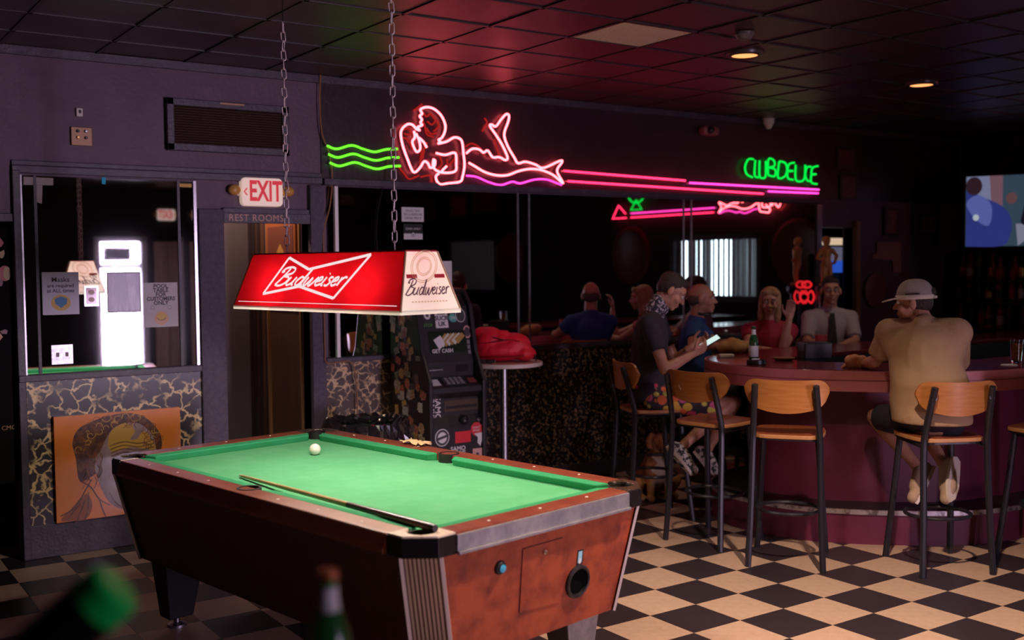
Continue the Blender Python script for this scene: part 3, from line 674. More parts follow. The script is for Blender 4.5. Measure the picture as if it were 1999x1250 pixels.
# rest rooms board
a, b = atY(413, 412, WY), atY(598, 432, WY); cx, cz = (2.40+3.0)/2, 2.045
rb = thing('rest_rooms_sign', 'dark board lettered REST ROOMS over the doorway', 'sign', (cx, WY-.02, cz))
m4 = wallF((cx, WY-.02, cz)); plate(m4, [(-.30, -.033), (.30, -.033), (.30, .033), (-.30, .033)], .02, 'board', m_trimp, rb, .003)
txt('lettering', 'REST ROOMS', .062, shift(m4, -.08, 0, .0203), M('faded_copper_lettering', (.70, .36, .24), .5), rb, sx=.95, spacing=1.1)
# air vent grille
q = [atY(x, y, WY-.03) for x, y in ((324, 190), (562, 203), (560, 305), (323, 298))]
vx0, vx1, vz0, vz1 = q[0].x, q[1].x, q[2].z, q[0].z
vt = thing('air_vent', 'wide dark louvred air vent grille high on the wall', 'vent', ((vx0+vx1)/2, WY, vz0))
fr = MB(); w_ = .045
fr.bb(vx0, vx1, WY-.045, WY, vz1-w_, vz1); fr.bb(vx0, vx1, WY-.045, WY, vz0, vz0+w_); fr.bb(vx0, vx0+w_, WY-.045, WY, vz0, vz1); fr.bb(vx1-w_, vx1, WY-.045, WY, vz0, vz1)
fr.build('frame', m_trimp, vt, bev=.004)
MB().bb(vx0+.02, vx1-.02, WY-.008, WY-.002, vz0+.02, vz1-.02).build('backing', M('rusty_duct', (.055, .026, .018), .8), vt)
sl = MB().box((0, 0, 0), (vx1-vx0-2*w_, .022, .0035), Matrix.Rotation(R(35), 3, 'X')).mesh('louvre_slat'); sl.materials.append(M('brown_black_slat', (.075, .038, .026), .5))
ns = 15
for k in range(ns):
    o = bpy.data.objects.new('louvre_slat', sl); COL.objects.link(o); o.location = ((vx0+vx1)/2, WY-.028, vz0+w_+(k+.5)*(vz1-vz0-2*w_)/ns); setpar(o, vt)
MB().bb(vx0+.34, vx0+.50, WY-.048, WY-.045, vz1-.018, vz1-.008).build('paint_scar', M('bare_wood_scar', (.6, .32, .16), .6), vt)
# thermostat plates
p = atY(158, 267, WY)
t = thing('switch_plate', 'brass switch plate with two knobs on the upper wall', 'switch', (p.x, WY, p.z)); m4 = wallF((p.x, WY, p.z))
plate(m4, rrect(.12, .11, .006), .02, 'plate', M('aged_brass', (.36, .20, .11), .45, .3), t, .003)
for x, y, c in ((-.022, -.008, m_gold), (.024, -.008, m_blackp), (-.022, .03, m_blackp), (.024, .03, m_steel)):
    mb = MB().lathe([(.009, 0), (.009, .012), (.006, .016), (.0004, .016)], 14); f = shift(m4, x, y, .02); mb.v = [tuple(f @ V(v)) for v in mb.v]; mb.build('knob', c, t, True)
p = atY(154, 220, WY); m4 = wallF((p.x, WY, p.z))
t = thing('wall_sensor', 'small cream wall sensor above the brass switch plate', 'sensor', (p.x, WY, p.z))
plate(m4, rrect(.036, .05, .006), .02, 'case', m_cream, t, .003); plate(shift(m4, .002, .004, .02), rrect(.014, .02, .004), .004, 'window', m_ink, t)
# ---- notices taped on the left mirror
MYF = WY-.016
def notice(name, label, cat, quad, mat, th=.002, tilt=0, Y=MYF):
    q = [atY(x, y, Y) for x, y in quad]; c = (q[0]+q[1]+q[2]+q[3])/4; w = ((q[1]-q[0]).length+(q[2]-q[3]).length)/2; h = ((q[3]-q[0]).length+(q[2]-q[1]).length)/2
    t = thing(name, label, cat, (c.x, Y, c.z)); m4 = wallF((c.x, Y, c.z)) @ Matrix.Rotation(tilt, 4, 'Z')
    plate(m4, [(-w/2, -h/2), (w/2, -h/2), (w/2, h/2), (-w/2, h/2)], th, 'sheet', mat, t)
    return t, m4 @ Matrix.Translation((0, 0, th)), w, h
def flat(m4, poly, mat, par, name='print', z=.0003):
    mb = MB().add([m4 @ V((x, y, z)) for x, y in poly], [tuple(range(len(poly)))]); return mb.build(name, mat, par, fix=False)
def ngon(cx, cy, rx, ry, n=20, a0=0): return [(cx+rx*math.cos(a0+2*math.pi*k/n), cy+ry*math.sin(a0+2*math.pi*k/n)) for k in range(n)]
m_greyp = M('grey_laminated_sheet', (.34, .32, .36), .35); m_blue = M('blue_print', (.04, .22, .45), .5); m_yel = M('yellow_print', (.72, .46, .08), .5)
t, m4, w, h = notice('masks_notice', 'grey masks-required notice with blue shield on the left mirror', 'notice', ((83, 532), (154, 531), (154, 613), (82, 616)), m_greyp)
for s_, yy, sz in (('Masks', .32, .042), ('are required', .18, .030), ('at ALL times', .06, .030)): txt('lettering', s_, sz, shift(m4, -.0, h*yy, .0003), m_ink, t, bold=.0006)
flat(m4, ngon(0, -h*.22, w*.27, h*.19), m_yel, t); flat(m4, [(-.035, -.03), (0, -.018), (.035, -.03), (.033, -.062), (0, -.088), (-.033, -.062)], m_blue, t, z=.0006)
t, m4, w, h = notice('curtain_photo', 'purple photo print of hanging curtains taped to the left mirror', 'photo print', ((209, 531), (275, 531), (274, 611), (208, 610)), m_paper)
m_pcurt = M('purple_streak_print', (.16, .11, .26), .3, mix=(20, (.50, .44, .58), .45, .62), stretch=(1, 1, .12)); flat(m4, [(-w*.46, -h*.46), (w*.46, -h*.46), (w*.46, h*.46), (-w*.46, h*.46)], m_pcurt, t)
t, m4, w, h = notice('pool_table_notice', 'POOL TABLE FOR CUSTOMERS ONLY notice with smiling ball on the left mirror', 'notice', ((281, 553), (347, 551), (347, 639), (281, 638)), M('warm_white_sheet', (.56, .50, .50), .5))
for k, s_ in enumerate(('POOL', 'TABLE', 'FOR', 'CUSTOMERS', 'ONLY')): txt('lettering', s_, .034, shift(m4, 0, h*(.42-.095*k), .0003), m_ink, t, bold=.001, sx=1.0 if k != 3 else .92)
flat(m4, ngon(0, -h*.30, w*.21, w*.21), M('peach_ball_print', (.72, .42, .26), .5), t); flat(m4, ngon(0, -h*.25, w*.14, w*.11), m_yel, t, z=.0005)
mb = MB(); mb.ribbon([m4 @ V((w*.13*math.cos(R(a)), -h*.27+w*.10*math.sin(R(a)), .0008)) for a in range(200, 345, 12)], .003, WALLN); mb.build('print', m_ink, t, fix=False)
for x in (-.05, .05): flat(m4, ngon(x*w/.2, -h*.06, .013, .013), M('pale_emblem', (.33, .3, .3)), t); flat(m4, ngon(x*w/.2, -h*.06, .009, .009), M('warm_white_sheet', (.56, .5, .5)), t, z=.0006)
t, m4, w, h = notice('outlet_plate', 'small dark chrome outlet plate between two notices on the left mirror', 'outlet', ((165, 559), (192, 558), (191, 597), (164, 598)), m_chrome, .006)
plate(shift(m4, 0, 0, 0), rrect(w*.8, h*.84, .004), .002, 'face', M('dark_chrome_face', (.05, .04, .045), .15, .8), t)
for y in (.022, -.022): plate(shift(m4, 0, y, .002), ngon(0, 0, .017, .015), .004, 'socket', M('grey_brass', (.32, .22, .17), .4, .3), t)
t, m4, w, h = notice('outlet_plate', 'double silver switch plate at the bottom of the left mirror', 'outlet', ((101, 675), (142, 672), (142, 710), (100, 712)), M('foil_plate', (.55, .54, .56), .3, .5, mix=(40, (.3, .32, .33))), .006)
for x in (-.026, .026): plate(shift(m4, x, 0, 0), rrect(.016, .026, .003), .006, 'toggle', M('dark_red_toggle', (.12, .03, .03), .4), t)
for lab, quad, c in (('scrap of pale masking tape in the top left of the left mirror', ((46, 345), (104, 348), (104, 362), (46, 361)), (.42, .34, .33)), ('scrap of cyan tape on the top edge of the left mirror', ((199, 346), (207, 347), (206, 360), (199, 359)), (.02, .48, .68)), ('strip of orange tape at the top right of the left mirror', ((346, 358), (374, 359), (374, 366), (346, 365)), (.72, .42, .1))):
    q = [atY(x, y, MYF-.004) for x, y in quad]; tag(MB().hexa(q, [v+V((0, .0008, 0)) for v in q]).build('tape', M('tape_%d' % int(c[0]*100+c[1]*10), c, .7)), lab, 'tape')
q = [atY(x, y, MYF-.004) for x, y in ((69, 362), (83, 362), (82, 398), (70, 394))]; tag(MB().hexa(q, [v+V((0, .0008, 0)) for v in q]).build('tape', MATS['tape_45']if 'tape_45' in MATS else m_cream), 'vertical strip of pale tape hanging from the top left of the left mirror', 'tape')
# ---- portrait board leaning on the crackle panel
q = [atY(x, y, WY-.045) for x, y in ((104, 812), (350, 797), (350, 975), (108, 1028))]
x0, x1, z0, z1 = q[0].x, q[1].x, .205, (q[0].z+q[1].z)/2
por = thing('portrait_board', 'orange painted portrait of a curly-haired man leaning on the crackle panel', 'painting', ((x0+x1)/2, WY-.04, z0))
pw, ph = x1-x0, z1-z0; m4 = wallF(((x0+x1)/2, WY-.055, (z0+z1)/2))
plate(shift(m4, 0, 0, -.03), [(-pw/2, -ph/2), (pw/2, -ph/2), (pw/2, ph/2), (-pw/2, ph/2)], .03, 'board', M('orange_ochre_paint', (.86, .25, .025), .28, mix=(5, (.74, .20, .02)), coat=.6), por)
m_p1 = M('umber_paint', (.075, .02, .012), .35, mix=(26, (.20, .07, .02), .45, .6), coat=.5); m_p2 = M('ochre_light_paint', (.62, .34, .06), .35, coat=.5); m_p3 = M('mauve_face_reflection', (.26, .15, .16), .35, mix=(9, (.40, .27, .29)), coat=.5); m_p4 = M('rust_paint', (.30, .08, .018), .35, coat=.5)
def pu(x, y): return ((x-105)/245-.5)*pw, (.5-(y-805)/208)*ph
def pshape(pts, mat, z, n=5): flat(m4, [(v.x, v.y) for v in cr_spline([(*pu(x, y), 0) for x, y in pts], n, True)], mat, por, 'painted_shape', z)
def pline(pts, w, z, mat=None):
    mb = MB(); mb.ribbon([m4 @ V((v.x, v.y, z)) for v in cr_spline([(*pu(x, y), 0) for x, y in pts], 5)], w, WALLN); mb.build('brush_line', mat or m_p1, por, fix=False)
pshape([(143, 888), (138, 858), (150, 832), (180, 818), (205, 812), (240, 808), (275, 818), (300, 842), (312, 870), (305, 905), (290, 925), (240, 900), (180, 925), (150, 935)], m_p1, .0004)
pshape([(205, 850), (225, 832), (262, 830), (292, 856), (300, 895), (296, 940), (280, 975), (240, 1003), (205, 985), (185, 940), (178, 900), (190, 880)], m_p3, .0008)  # face filled in mauve, with a reflection on the board painted in
pshape([(205, 868), (212, 842), (240, 828), (258, 846), (248, 862), (262, 862), (276, 848), (292, 868), (296, 888), (250, 878), (215, 885)], m_p2, .0012)
for k in range(5): pline([(208+k, 872+k*7), (235, 866+k*7), (265, 872+k*7), (296, 868+k*7)], .0055, .0016)
for pts in ([(150, 935), (170, 950), (185, 975), (205, 990)], [(262, 905), (258, 935), (270, 950), (252, 955)], [(215, 912), (232, 905), (248, 912)], [(268, 912), (282, 906), (296, 912)], [(238, 972), (258, 966), (282, 972)], [(112, 1000), (140, 985), (165, 945), (172, 935)], [(125, 1012), (135, 995), (150, 980)], [(140, 1018), (148, 1000), (158, 975)], [(155, 1016), (163, 995), (165, 960)], [(185, 975), (192, 1000), (197, 1012)], [(205, 965), (220, 990), (245, 1004), (275, 990)]): pline(pts, .007, .0018)
random.seed(8)
for k in range(70):
    a_ = random.uniform(R(-20), R(205)); rr_ = random.uniform(.62, 1.0); cx_, cy_ = 226+rr_*82*math.cos(a_), 868-rr_*58*math.sin(a_)
    if cx_ < 140: continue
    r0 = random.uniform(4, 9); ph_ = random.uniform(0, 6); pline([(cx_+r0*math.cos(ph_+t), cy_+r0*math.sin(ph_+t)) for t in (0, 1.2, 2.4, 3.6)], .004, .0022+k*.00001, (m_p4, m_p1, m_p2)[k % 3])
for k in range(26):
    x_, y_ = random.uniform(150, 190), random.uniform(880, 930); pline([(x_, y_), (x_+4, y_+12), (x_-2, y_+24)], .004, .0023, (m_p4, m_p1)[k % 2])
pshape([(112, 1008), (130, 990), (160, 962), (172, 985), (160, 1012), (130, 1012)], m_p4, .0006)
# ---- small notices on the long mirror
t, m4, w, h = notice('sales_tax_notice', 'white sales-tax notice stuck high on the long mirror', 'notice', ((784, 404), (827, 406), (827, 433), (784, 433)), m_paper)
for k, s_ in enumerate(('SALES TAX', 'INCLUDED IN', 'DRINK PRICE')): txt('lettering', s_, .024, shift(m4, 0, .027-.027*k, .0003), m_ink, t)
t, m4, w, h = notice('cash_only_notice', 'black and white cash-only sticker below the sales-tax notice', 'notice', ((788, 437), (825, 438), (824, 468), (788, 467)), m_blackp)
flat(m4, [(-w/2, -h/2), (w/2, -h/2), (w/2, -h*.12), (-w/2, -h*.12)], m_paper, t); txt('lettering', 'CASH ONLY', .022, shift(m4, 0, h*.18, .0003), m_paper, t); flat(m4, ngon(0, -h*.2, .018, .018), m_ink, t, z=.0006); flat(m4, ngon(0, -h*.2, .015, .015), m_paper, t, z=.0009); flat(m4, [(-.007, -h*.2-.006), (.007, -h*.2-.006), (0, -h*.2+.009)], m_ink, t, z=.0012)
t, m4, w, h = notice('masks_notice', 'white masks-required notice on the long mirror, half behind the lamp', 'notice', ((812, 508), (882, 512), (882, 590), (812, 588)), m_paper)
for s_, yy, sz in (('Masks', .26, .05), ('are required', .06, .036), ('at ALL times', -.10, .036)): txt('lettering', s_, sz, shift(m4, 0, h*yy, .0003), m_ink, t)
# ---- picture in the corridor
pc = thing('framed_picture', 'orange-framed picture of a yellow robed figure inside the rest room corridor', 'picture', (3.0, 7.35, 1.9))
fF = frame((3.018, 7.34, 1.75), (0, -1, 0), (-1, 0, 0))
plate(fF, [(-.27, -.30), (.27, -.30), (.27, .30), (-.27, .30)], .02, 'frame', M('orange_wood_frame', (.34, .10, .03), .4), pc); plate(shift(fF, 0, 0, .02), [(-.235, -.265), (.235, -.265), (.235, .265), (-.235, .265)], .002, 'canvas', M('red_brown_canvas', (.17, .05, .03), .5), pc)
flat(shift(fF, 0, 0, .022), [(-.12, -.25), (.12, -.25), (.11, -.05), (.06, .09), (.0, .14), (-.06, .09), (-.11, -.05)], M('ochre_figure', (.55, .28, .06), .5), pc, 'painted_shape'); flat(shift(fF, 0, 0, .023), ngon(0, .0, .05, .07), M('dark_face', (.16, .06, .03), .5), pc, 'painted_shape')
# ---- cords
m_cord = M('orange_brown_cord', (.42, .19, .08), .5)
pts = [atY(x, y, WY-.02) for x, y in ((623, 142), (622, 200), (626, 260), (640, 300), (646, 345), (642, 400), (630, 450), (627, 500), (628, 600), (630, 680), (634, 708), (668, 705), (685, 712), (692, 760), (694, 815))]
for k, v in enumerate(pts): v.y = WY-.058 if k > 6 else WY-.04
tag(MB().tube(cr_spline(pts, 6), .0042, 6).build('power_cord', m_cord, None, True), 'orange-brown power cord running down beside the long mirror', 'cord')
pts = [atY(x, y, WY-.03) for x, y in ((757, 300), (752, 350), (740, 400), (735, 450), (737, 488))]
tag(MB().tube(cr_spline(pts, 6), .003, 6).build('thin_wire', m_blackp, None, True), 'thin dark wire hanging in front of the long mirror behind the lamp chain', 'cord')
# ================================================================== NEON
n_pink = glow('pink_neon', (1, .095, .115), 8.5); n_red = glow('red_neon', (1, .02, .08), 5.0); n_purp = glow('magenta_neon', (.95, .04, .38), 3.2); n_green = glow('green_neon', (.16, 1, .03), 1.5); n_green2 = glow('emerald_neon', (.0, 1, .07), .95); n_dull = glow('dull_red_glow', (1, .035, .03), .40)
def c5(pts): return [(600+x/3.1234, 150+y/3.1234) for x, y in pts]
def c7(pts): return [(1000+x/3.1234, 300+y/3.1234) for x, y in pts]
NY = WY-.055
LADY = [[(662, 318), (685, 326), (672, 308), (700, 295), (690, 280), (698, 260), (685, 240), (700, 225), (690, 200), (725, 185), (770, 195), (815, 235), (840, 290), (838, 335), (820, 372), (800, 385), (815, 400), (797, 407), (850, 395), (895, 370), (930, 378), (945, 405), (952, 470), (958, 540), (946, 610), (930, 640), (860, 650), (810, 655), (788, 632), (785, 605), (802, 590)],
        [(665, 320), (640, 293), (610, 290), (580, 315), (570, 350), (582, 420), (610, 500), (640, 572), (660, 580), (690, 550), (712, 516), (735, 528), (750, 555), (774, 545), (779, 512), (765, 505)],
        [(650, 330), (655, 370), (640, 400), (665, 457), (688, 440), (682, 390), (662, 345)], [(682, 372), (710, 400), (728, 432)], [(785, 465), (840, 476), (890, 463), (906, 475), (908, 530), (905, 572), (870, 585), (820, 580), (850, 545)], [(768, 510), (766, 545), (785, 570), (820, 585)],
        [(970, 467), (1005, 440), (1045, 442), (1075, 462), (1100, 450), (1130, 490), (1170, 490), (1208, 508), (1220, 490), (1190, 420), (1150, 355), (1114, 302), (1122, 291), (1150, 302), (1180, 262), (1213, 228), (1229, 238), (1224, 275), (1200, 350), (1220, 420), (1260, 490), (1285, 527), (1330, 518), (1390, 535), (1440, 556), (1540, 513), (1552, 522), (1522, 575), (1560, 650), (1500, 600), (1430, 570), (1360, 562), (1290, 575), (1220, 600), (1150, 600), (1080, 580), (1020, 545), (985, 525)]]
DULL = [[(715, 215), (735, 240), (760, 225), (790, 260)], [(740, 270), (770, 290), (795, 265), (810, 300), (780, 330)], [(735, 310), (760, 345), (800, 340)], [(710, 260), (725, 300), (740, 350), (780, 365)], [(600, 320), (630, 315), (640, 350), (600, 345)], [(592, 370), (620, 380), (650, 440)], [(655, 205), (690, 180), (710, 165)], [(975, 425), (1010, 405), (1060, 430), (1090, 480)], [(1090, 250), (1105, 280), (1075, 330)], [(1150, 380), (1170, 450), (1190, 500)], [(815, 480), (830, 530), (800, 560)], [(860, 500), (870, 540), (920, 480)], [(560, 540), (600, 590), (632, 622), (690, 600)], [(740, 400), (705, 470), (700, 540)], [(725, 420), (712, 500)], [(700, 610), (760, 600), (770, 640)]]
LADYP = [(970, 603), (1030, 610), (1100, 640), (1180, 660), (1250, 640), (1300, 650), (1380, 628), (1450, 625), (1500, 640), (1550, 660)]
neons = {}
def place_wall(q): return atY(q[0], q[1], NY)
NREF = place_wall(c5([(570, 650)])[0])
def place_side(q):                           # the same drawing on the right-hand wall, near end of the bar
    w = place_wall(q); return V((XR-.06, 4.42-(w.x-NREF.x)*.78, 2.36+(w.z-NREF.z)*.78))
def neon_lady(place, label, back, par=None, r=.0085):
    t = thing('neon_sign', label, 'neon sign', place(c5([(1000, 660)])[0]), group='neon signs')
    for c in LADY: MB().tube(cr_spline([place(p) for p in c5(c)], 5), r, 7).build('neon_tube', n_pink, t, 'all')
    for c in DULL: MB().tube(cr_spline([place(p)+back for p in c5(c)], 4), r*.8, 6).build('dull_glow_tube', n_dull, t, 'all')  # unlit tubes and wall reflections, drawn as tubes with an added glow
    MB().tube(cr_spline([place(p) for p in c5(LADYP)], 5), r*.85, 7).build('neon_tube', n_purp, t, 'all')
    for q in ((840, 330), (600, 480), (950, 540), (1220, 420), (1440, 556), (1100, 585)):
        a = place(c5([q])[0]); MB().tube([a, a+back*2.4], .004, 6).build('standoff', m_steel, t)
    return t
neon_lady(place_wall, 'pink neon outline of a reclining lady on the wall above the long mirror', V((0, .022, 0)))
neon_lady(place_side, 'second pink neon lady, on the right-hand wall, seen in the mirror', V((.022, 0, 0)))
def neon_run(name, label, runs, place, back=V((0, .03, 0)), r=.0085):
    t = thing(name, label, 'neon sign', place(runs[0][0][0]), group='neon signs')
    for pts, mat, smooth_ in runs:
        P3 = [place(p) for p in pts]; MB().tube(cr_spline(P3, 5) if smooth_ else P3, r, 7).build('neon_tube', mat, t, 'all')
        for a in (P3[0], P3[-1]): MB().tube([a, a+back], r*.7, 6).build('electrode', m_cream, t)
    return t
neon_run('neon_bars', 'long red and magenta neon bars leading right from the neon lady', [(c7([(315, 105), (1055, 165)]), n_red, 0), (c7([(1080, 178), (1870, 220)]), n_purp, 0), (c7([(340, 168), (1530, 245)]), n_red, 0), (c7([(1560, 230), (1865, 242)]), n_purp, 0)], place_wall)
wv = [(120, 420), (180, 440), (270, 418), (340, 440), (410, 458), (480, 443), (550, 440)]
neon_run('neon_waves', 'three wavy green neon lines left of the neon lady', [(c5([(x+k*9, y+k*52) for x, y in wv]), n_green, 1) for k in range(3)], place_wall)
LET = {'C': [(1470, 35), (1440, 35), (1420, 80), (1430, 125), (1465, 145)], 'L': [(1482, 40), (1478, 130), (1500, 146)], 'U': [(1508, 42), (1508, 135), (1528, 150), (1545, 135), (1546, 45)], 'B': [(1560, 130), (1562, 36), (1595, 42), (1598, 75), (1568, 85), (1604, 98), (1600, 138), (1562, 132)], 'D': [(1628, 48), (1620, 145), (1660, 140), (1676, 100), (1665, 58), (1630, 47)], 'E': [(1720, 55), (1688, 65), (1680, 105), (1712, 106), (1680, 108), (1682, 150), (1712, 160)], 'U2': [(1728, 68), (1728, 155), (1755, 170), (1782, 150), (1787, 68)], 'C2': [(1822, 80), (1797, 85), (1787, 130), (1800, 165), (1824, 166)], 'E2': [(1864, 76), (1832, 86), (1825, 125), (1852, 126), (1825, 129), (1824, 176), (1858, 186)]}
t = thing('neon_letters', 'green neon lettering CLUB DEUCE high on the back wall', 'neon sign', place_wall(c7([(1420, 186)])[0]), group='neon signs')
for k, pts in LET.items(): MB().tube(cr_spline([place_wall(p) for p in c7(pts)], 5), .0095, 7).build('neon_letter', n_green2, t, 'all')
MB().tube([place_wall(c7([(1425, 100)])[0])+V((0, .035, 0)), place_wall(c7([(1860, 140)])[0])+V((0, .035, 0))], .006, 6).build('mounting_bar', m_black, t)
S = lambda y, z: V((XR-.06, y, z))
idp = lambda q: q
neon_run('neon_bars', 'red and magenta neon bars on the right-hand wall, seen in the mirror', [([S(3.22, 2.47), S(1.5, 2.47)], n_purp, 0), ([S(3.2, 2.41), S(1.5, 2.41)], n_red, 0), ([S(1.4, 2.41), S(1.08, 2.41), S(1.22, 2.60), S(1.38, 2.47)], n_red, 0)], idp, V((.04, 0, 0)))
neon_run('neon_spade', 'green neon spade on the right-hand wall, seen in the mirror', [([S(1.62+.17*math.cos(R(a)), 2.74+.12*math.sin(R(a))) for a in range(120, 421, 25)], n_green2, 1), ([S(1.62, 2.66), S(1.5, 2.52), S(1.74, 2.52), S(1.62, 2.66)], n_green2, 0), ([S(1.56, 2.80), S(1.62, 2.86), S(1.68, 2.80)], n_red, 1)], idp, V((.04, 0, 0)), .012)
# ================================================================== CASH MACHINE
AX0, AX1, AYB = 3.575, 4.03, WY-.075
prof = [(AYB, .02), (AYB, 1.52), (6.50, 1.52), (6.43, 1.44), (6.365, 1.13), (6.34, 1.06), (6.345, .96), (6.24, .90), (6.235, .86), (6.29, .82), (6.29, .70), (6.25, .62), (6.25, .02)]
atm = thing('cash_machine', 'black cash machine plastered with stickers between the bin and round table', 'cash machine', ((AX0+AX1)/2, 6.5, 0))
m_atm = M('black_machine_plastic', (.020, .018, .021), .35, mix=(20, (.028, .025, .028)))
mb = MB().extr([(AX0+.03, y, z) for y, z in prof], (AX1-AX0-.06, 0, 0)); mb.build('body', m_atm, atm, bev=.006)
for x0, x1 in ((AX0, AX0+.03), (AX1-.03, AX1)):
    MB().extr([(x0, y, z) for y, z in [(AYB, 0), (AYB, 1.56), (6.49, 1.56), (6.40, 1.45), (6.325, 1.12), (6.225, .93), (6.225, 0)]], (x1-x0, 0, 0)).build('side_panel', m_atm, atm, bev=.008)
def atm_front(z):
    for (ya, za), (yb, zb) in zip(prof[3:], prof[4:]):
        if zb <= z <= za: return V((0, ya+(yb-ya)*(za-z)/max(za-zb, 1e-6), 0)), V((0, yb-ya, zb-za)).normalized()
    return V((0, 6.25, 0)), V((0, 0, -1))
def aF(x, z, off=.001):
    p, d = atm_front(z); n_ = V((1, 0, 0)).cross(-d).normalized(); n_ = n_ if n_.y < 0 else -n_
    return frame(V((x, p.y, z))+n_*off, (1, 0, 0), n_)
AC = (AX0+AX1)/2
def stick(name, x, z, poly, mat, off=.001, par=None): return plate(aF(x, z, off), poly, .0012, name, mat, par or atm)
rc = lambda w, h: [(-w/2, -h/2), (w/2, -h/2), (w/2, h/2), (-w/2, h/2)]
# header stickers
s1 = stick('round_sticker', AC-.13, 1.375, ngon(0, 0, .042, .052), M('sticker_black', (.03, .03, .03), .4)); txt('sticker_lettering', 'STOP', .03, aF(AC-.13, 1.315, .0025), M('green_print', (.10, .42, .05), .5), s1)
flat(aF(AC-.13, 1.385, .0025), ngon(0, 0, .026, .03), m_paper, s1); flat(aF(AC-.13, 1.385, .0028), ngon(0, 0, .012, .014), m_ink, s1)
s1 = stick('word_sticker', AC-.02, 1.36, rc(.10, .135), m_paper); txt('sticker_lettering', 'BEL\nSUCR\nLIK', .042, aF(AC-.02, 1.36, .0025), m_ink, s1, bold=.0015, line=.95)
s1 = stick('teal_sticker', AC+.075, 1.36, ngon(0, 0, .036, .03), M('teal_print', (.10, .42, .36), .5)); txt('sticker_lettering', '206', .03, aF(AC+.075, 1.36, .0025), m_paper, s1)
s1 = stick('round_sticker', AC+.135, 1.375, ngon(0, 0, .045, .055), m_ink); mbx = MB(); mbx.ribbon([aF(AC+.135, 1.375, .0028) @ V((.038*math.cos(a), .046*math.sin(a), 0)) for a in [i*math.pi/10 for i in range(21)]], .004, (0, -1, 0)); mbx.build('sticker_ring', m_paper, s1, fix=False)
stick('red_rim_sticker', AC+.175, 1.26, ngon(0, 0, .03, .045), M('pink_print', (.68, .36, .34), .5)); stick('red_rim_sticker', AC+.175, 1.26, ngon(0, 0, .022, .035), m_ink, .0024)
# screen poster with the banknote fan
s1 = stick('screen_panel', AC+.01, 1.20, rc(.30, .15), M('dark_screen', (.02, .03, .02), .15), .0012)
for k in range(7): flat(aF(AC+.02, 1.20, .003+.0002*k), [(-.10+.024*k, -.02+.006*k), (-.075+.024*k, -.045+.004*k), (-.0+.022*k, .035), (-.025+.022*k, .06)], [M('banknote_gold', (.42, .26, .07), .4), M('banknote_pale', (.66, .66, .56), .4)][k % 2], s1, 'banknote_print')
flat(aF(AC-.045, 1.195, .0045), [(-.06, .02), (-.02, -.05), (.03, -.01), (.0, .05)], m_paper, s1, 'banknote_print')
txt('sticker_lettering', 'GET CASH', .036, aF(AC-.04, 1.137, .004), m_paper, s1, bold=.001)
for k in range(3): stick('icon_sticker', AC+.175, 1.19-.035*k, rc(.022, .026), M('grey_icon', (.2, .2, .21), .4))
stick('card_slot', AC-.12, 1.03, rc(.12, .022), m_blackp, .002); stick('receipt_slot', AC+.10, 1.015, rc(.10, .05), M('slot_dark', (.008, .008, .009), .3), .002)
stick('card_slot_lip', AC-.12, 1.012, rc(.13, .006), m_steel, .002)
# keypad shelf
def kF(x, y, off): return frame(V((x, y, .93-.0+ (y-6.345)/(-.105)*-.06+.03*0))+V((0, 0, off)), (1, 0, 0), V((0, -.50, .87)))
kd = (V((0, 6.24, .90))-V((0, 6.345, .96))); kn = V((0, -.496, .868))
def kP(x, t, off=.002): return frame(V((x, 6.345, .96))+kd*t+kn*off, (1, 0, 0), kn)
kp = plate(kP(AC+.0, .5), rc(.17, .085), .006, 'keypad', M('keypad_plate', (.05, .05, .055), .35), atm, .002)
keym = MB().box((0, 0, .003), (.026, .012, .006)).mesh('key'); keym.materials.append(M('grey_key', (.26, .24, .24), .4))
for r_ in range(4):
    for c_ in range(4):
        o = bpy.data.objects.new('key', keym); COL.objects.link(o); o.matrix_world = kP(AC-.055+c_*.037, .5, .008) @ Matrix.Translation((0, .028-r_*.019, 0)); m_ = o.matrix_world.copy(); o.parent = kp; o.matrix_parent_inverse = mw(kp).inverted(); o.matrix_basis = m_
plate(kP(AC-.15, .5), rc(.075, .07), .002, 'white_label', m_paper, atm); plate(kP(AC+.145, .5), rc(.06, .05), .003, 'red_label', M('dull_red_print', (.25, .06, .05), .5), atm)
stick('dispenser_slot', AC+.06, .765, rc(.27, .075), M('bronze_recess', (.085, .05, .03), .35), .001); stick('dispenser_mouth', AC+.06, .755, rc(.25, .02), m_blackp, .003)
txt('vertical_lettering', 'SAMO\nOMYE', .062, aF(AC-.155, .755, .002) @ Matrix.Rotation(R(-90), 4, 'Z'), m_paper, atm, bold=.001, line=.8)
lk_ = MB().lathe([(.034, 0), (.034, .02), (.026, .034), (.012, .04), (.0004, .04)], 18); f4 = aF(AC+.06, .66, .0); lk_.v = [tuple(f4 @ V(v)) for v in lk_.v]; lk_.build('lock_knob', m_blackp, atm, True)
lk_ = MB().lathe([(.013, 0), (.013, .008), (.0004, .010)], 14); f4 = aF(AC+.185, .655, .0); lk_.v = [tuple(f4 @ V(v)) for v in lk_.v]; lk_.build('bolt', m_steel, atm, True)
s1 = stick('round_sticker', AC-.12, .56, ngon(0, 0, .056, .06), m_paper); flat(aF(AC-.12, .56, .0026), ngon(0, 0, .050, .054), m_ink, s1); flat(aF(AC-.12, .56, .003), ngon(0, 0, .036, .038), m_paper, s1); flat(aF(AC-.12, .56, .0034), [(-.05, -.02), (.05, .004), (.05, .022), (-.05, -.002)], m_ink, s1)
s1 = stick('red_label', AC+.045, .55, rc(.125, .078), M('bright_red_label', (.72, .02, .035), .45))
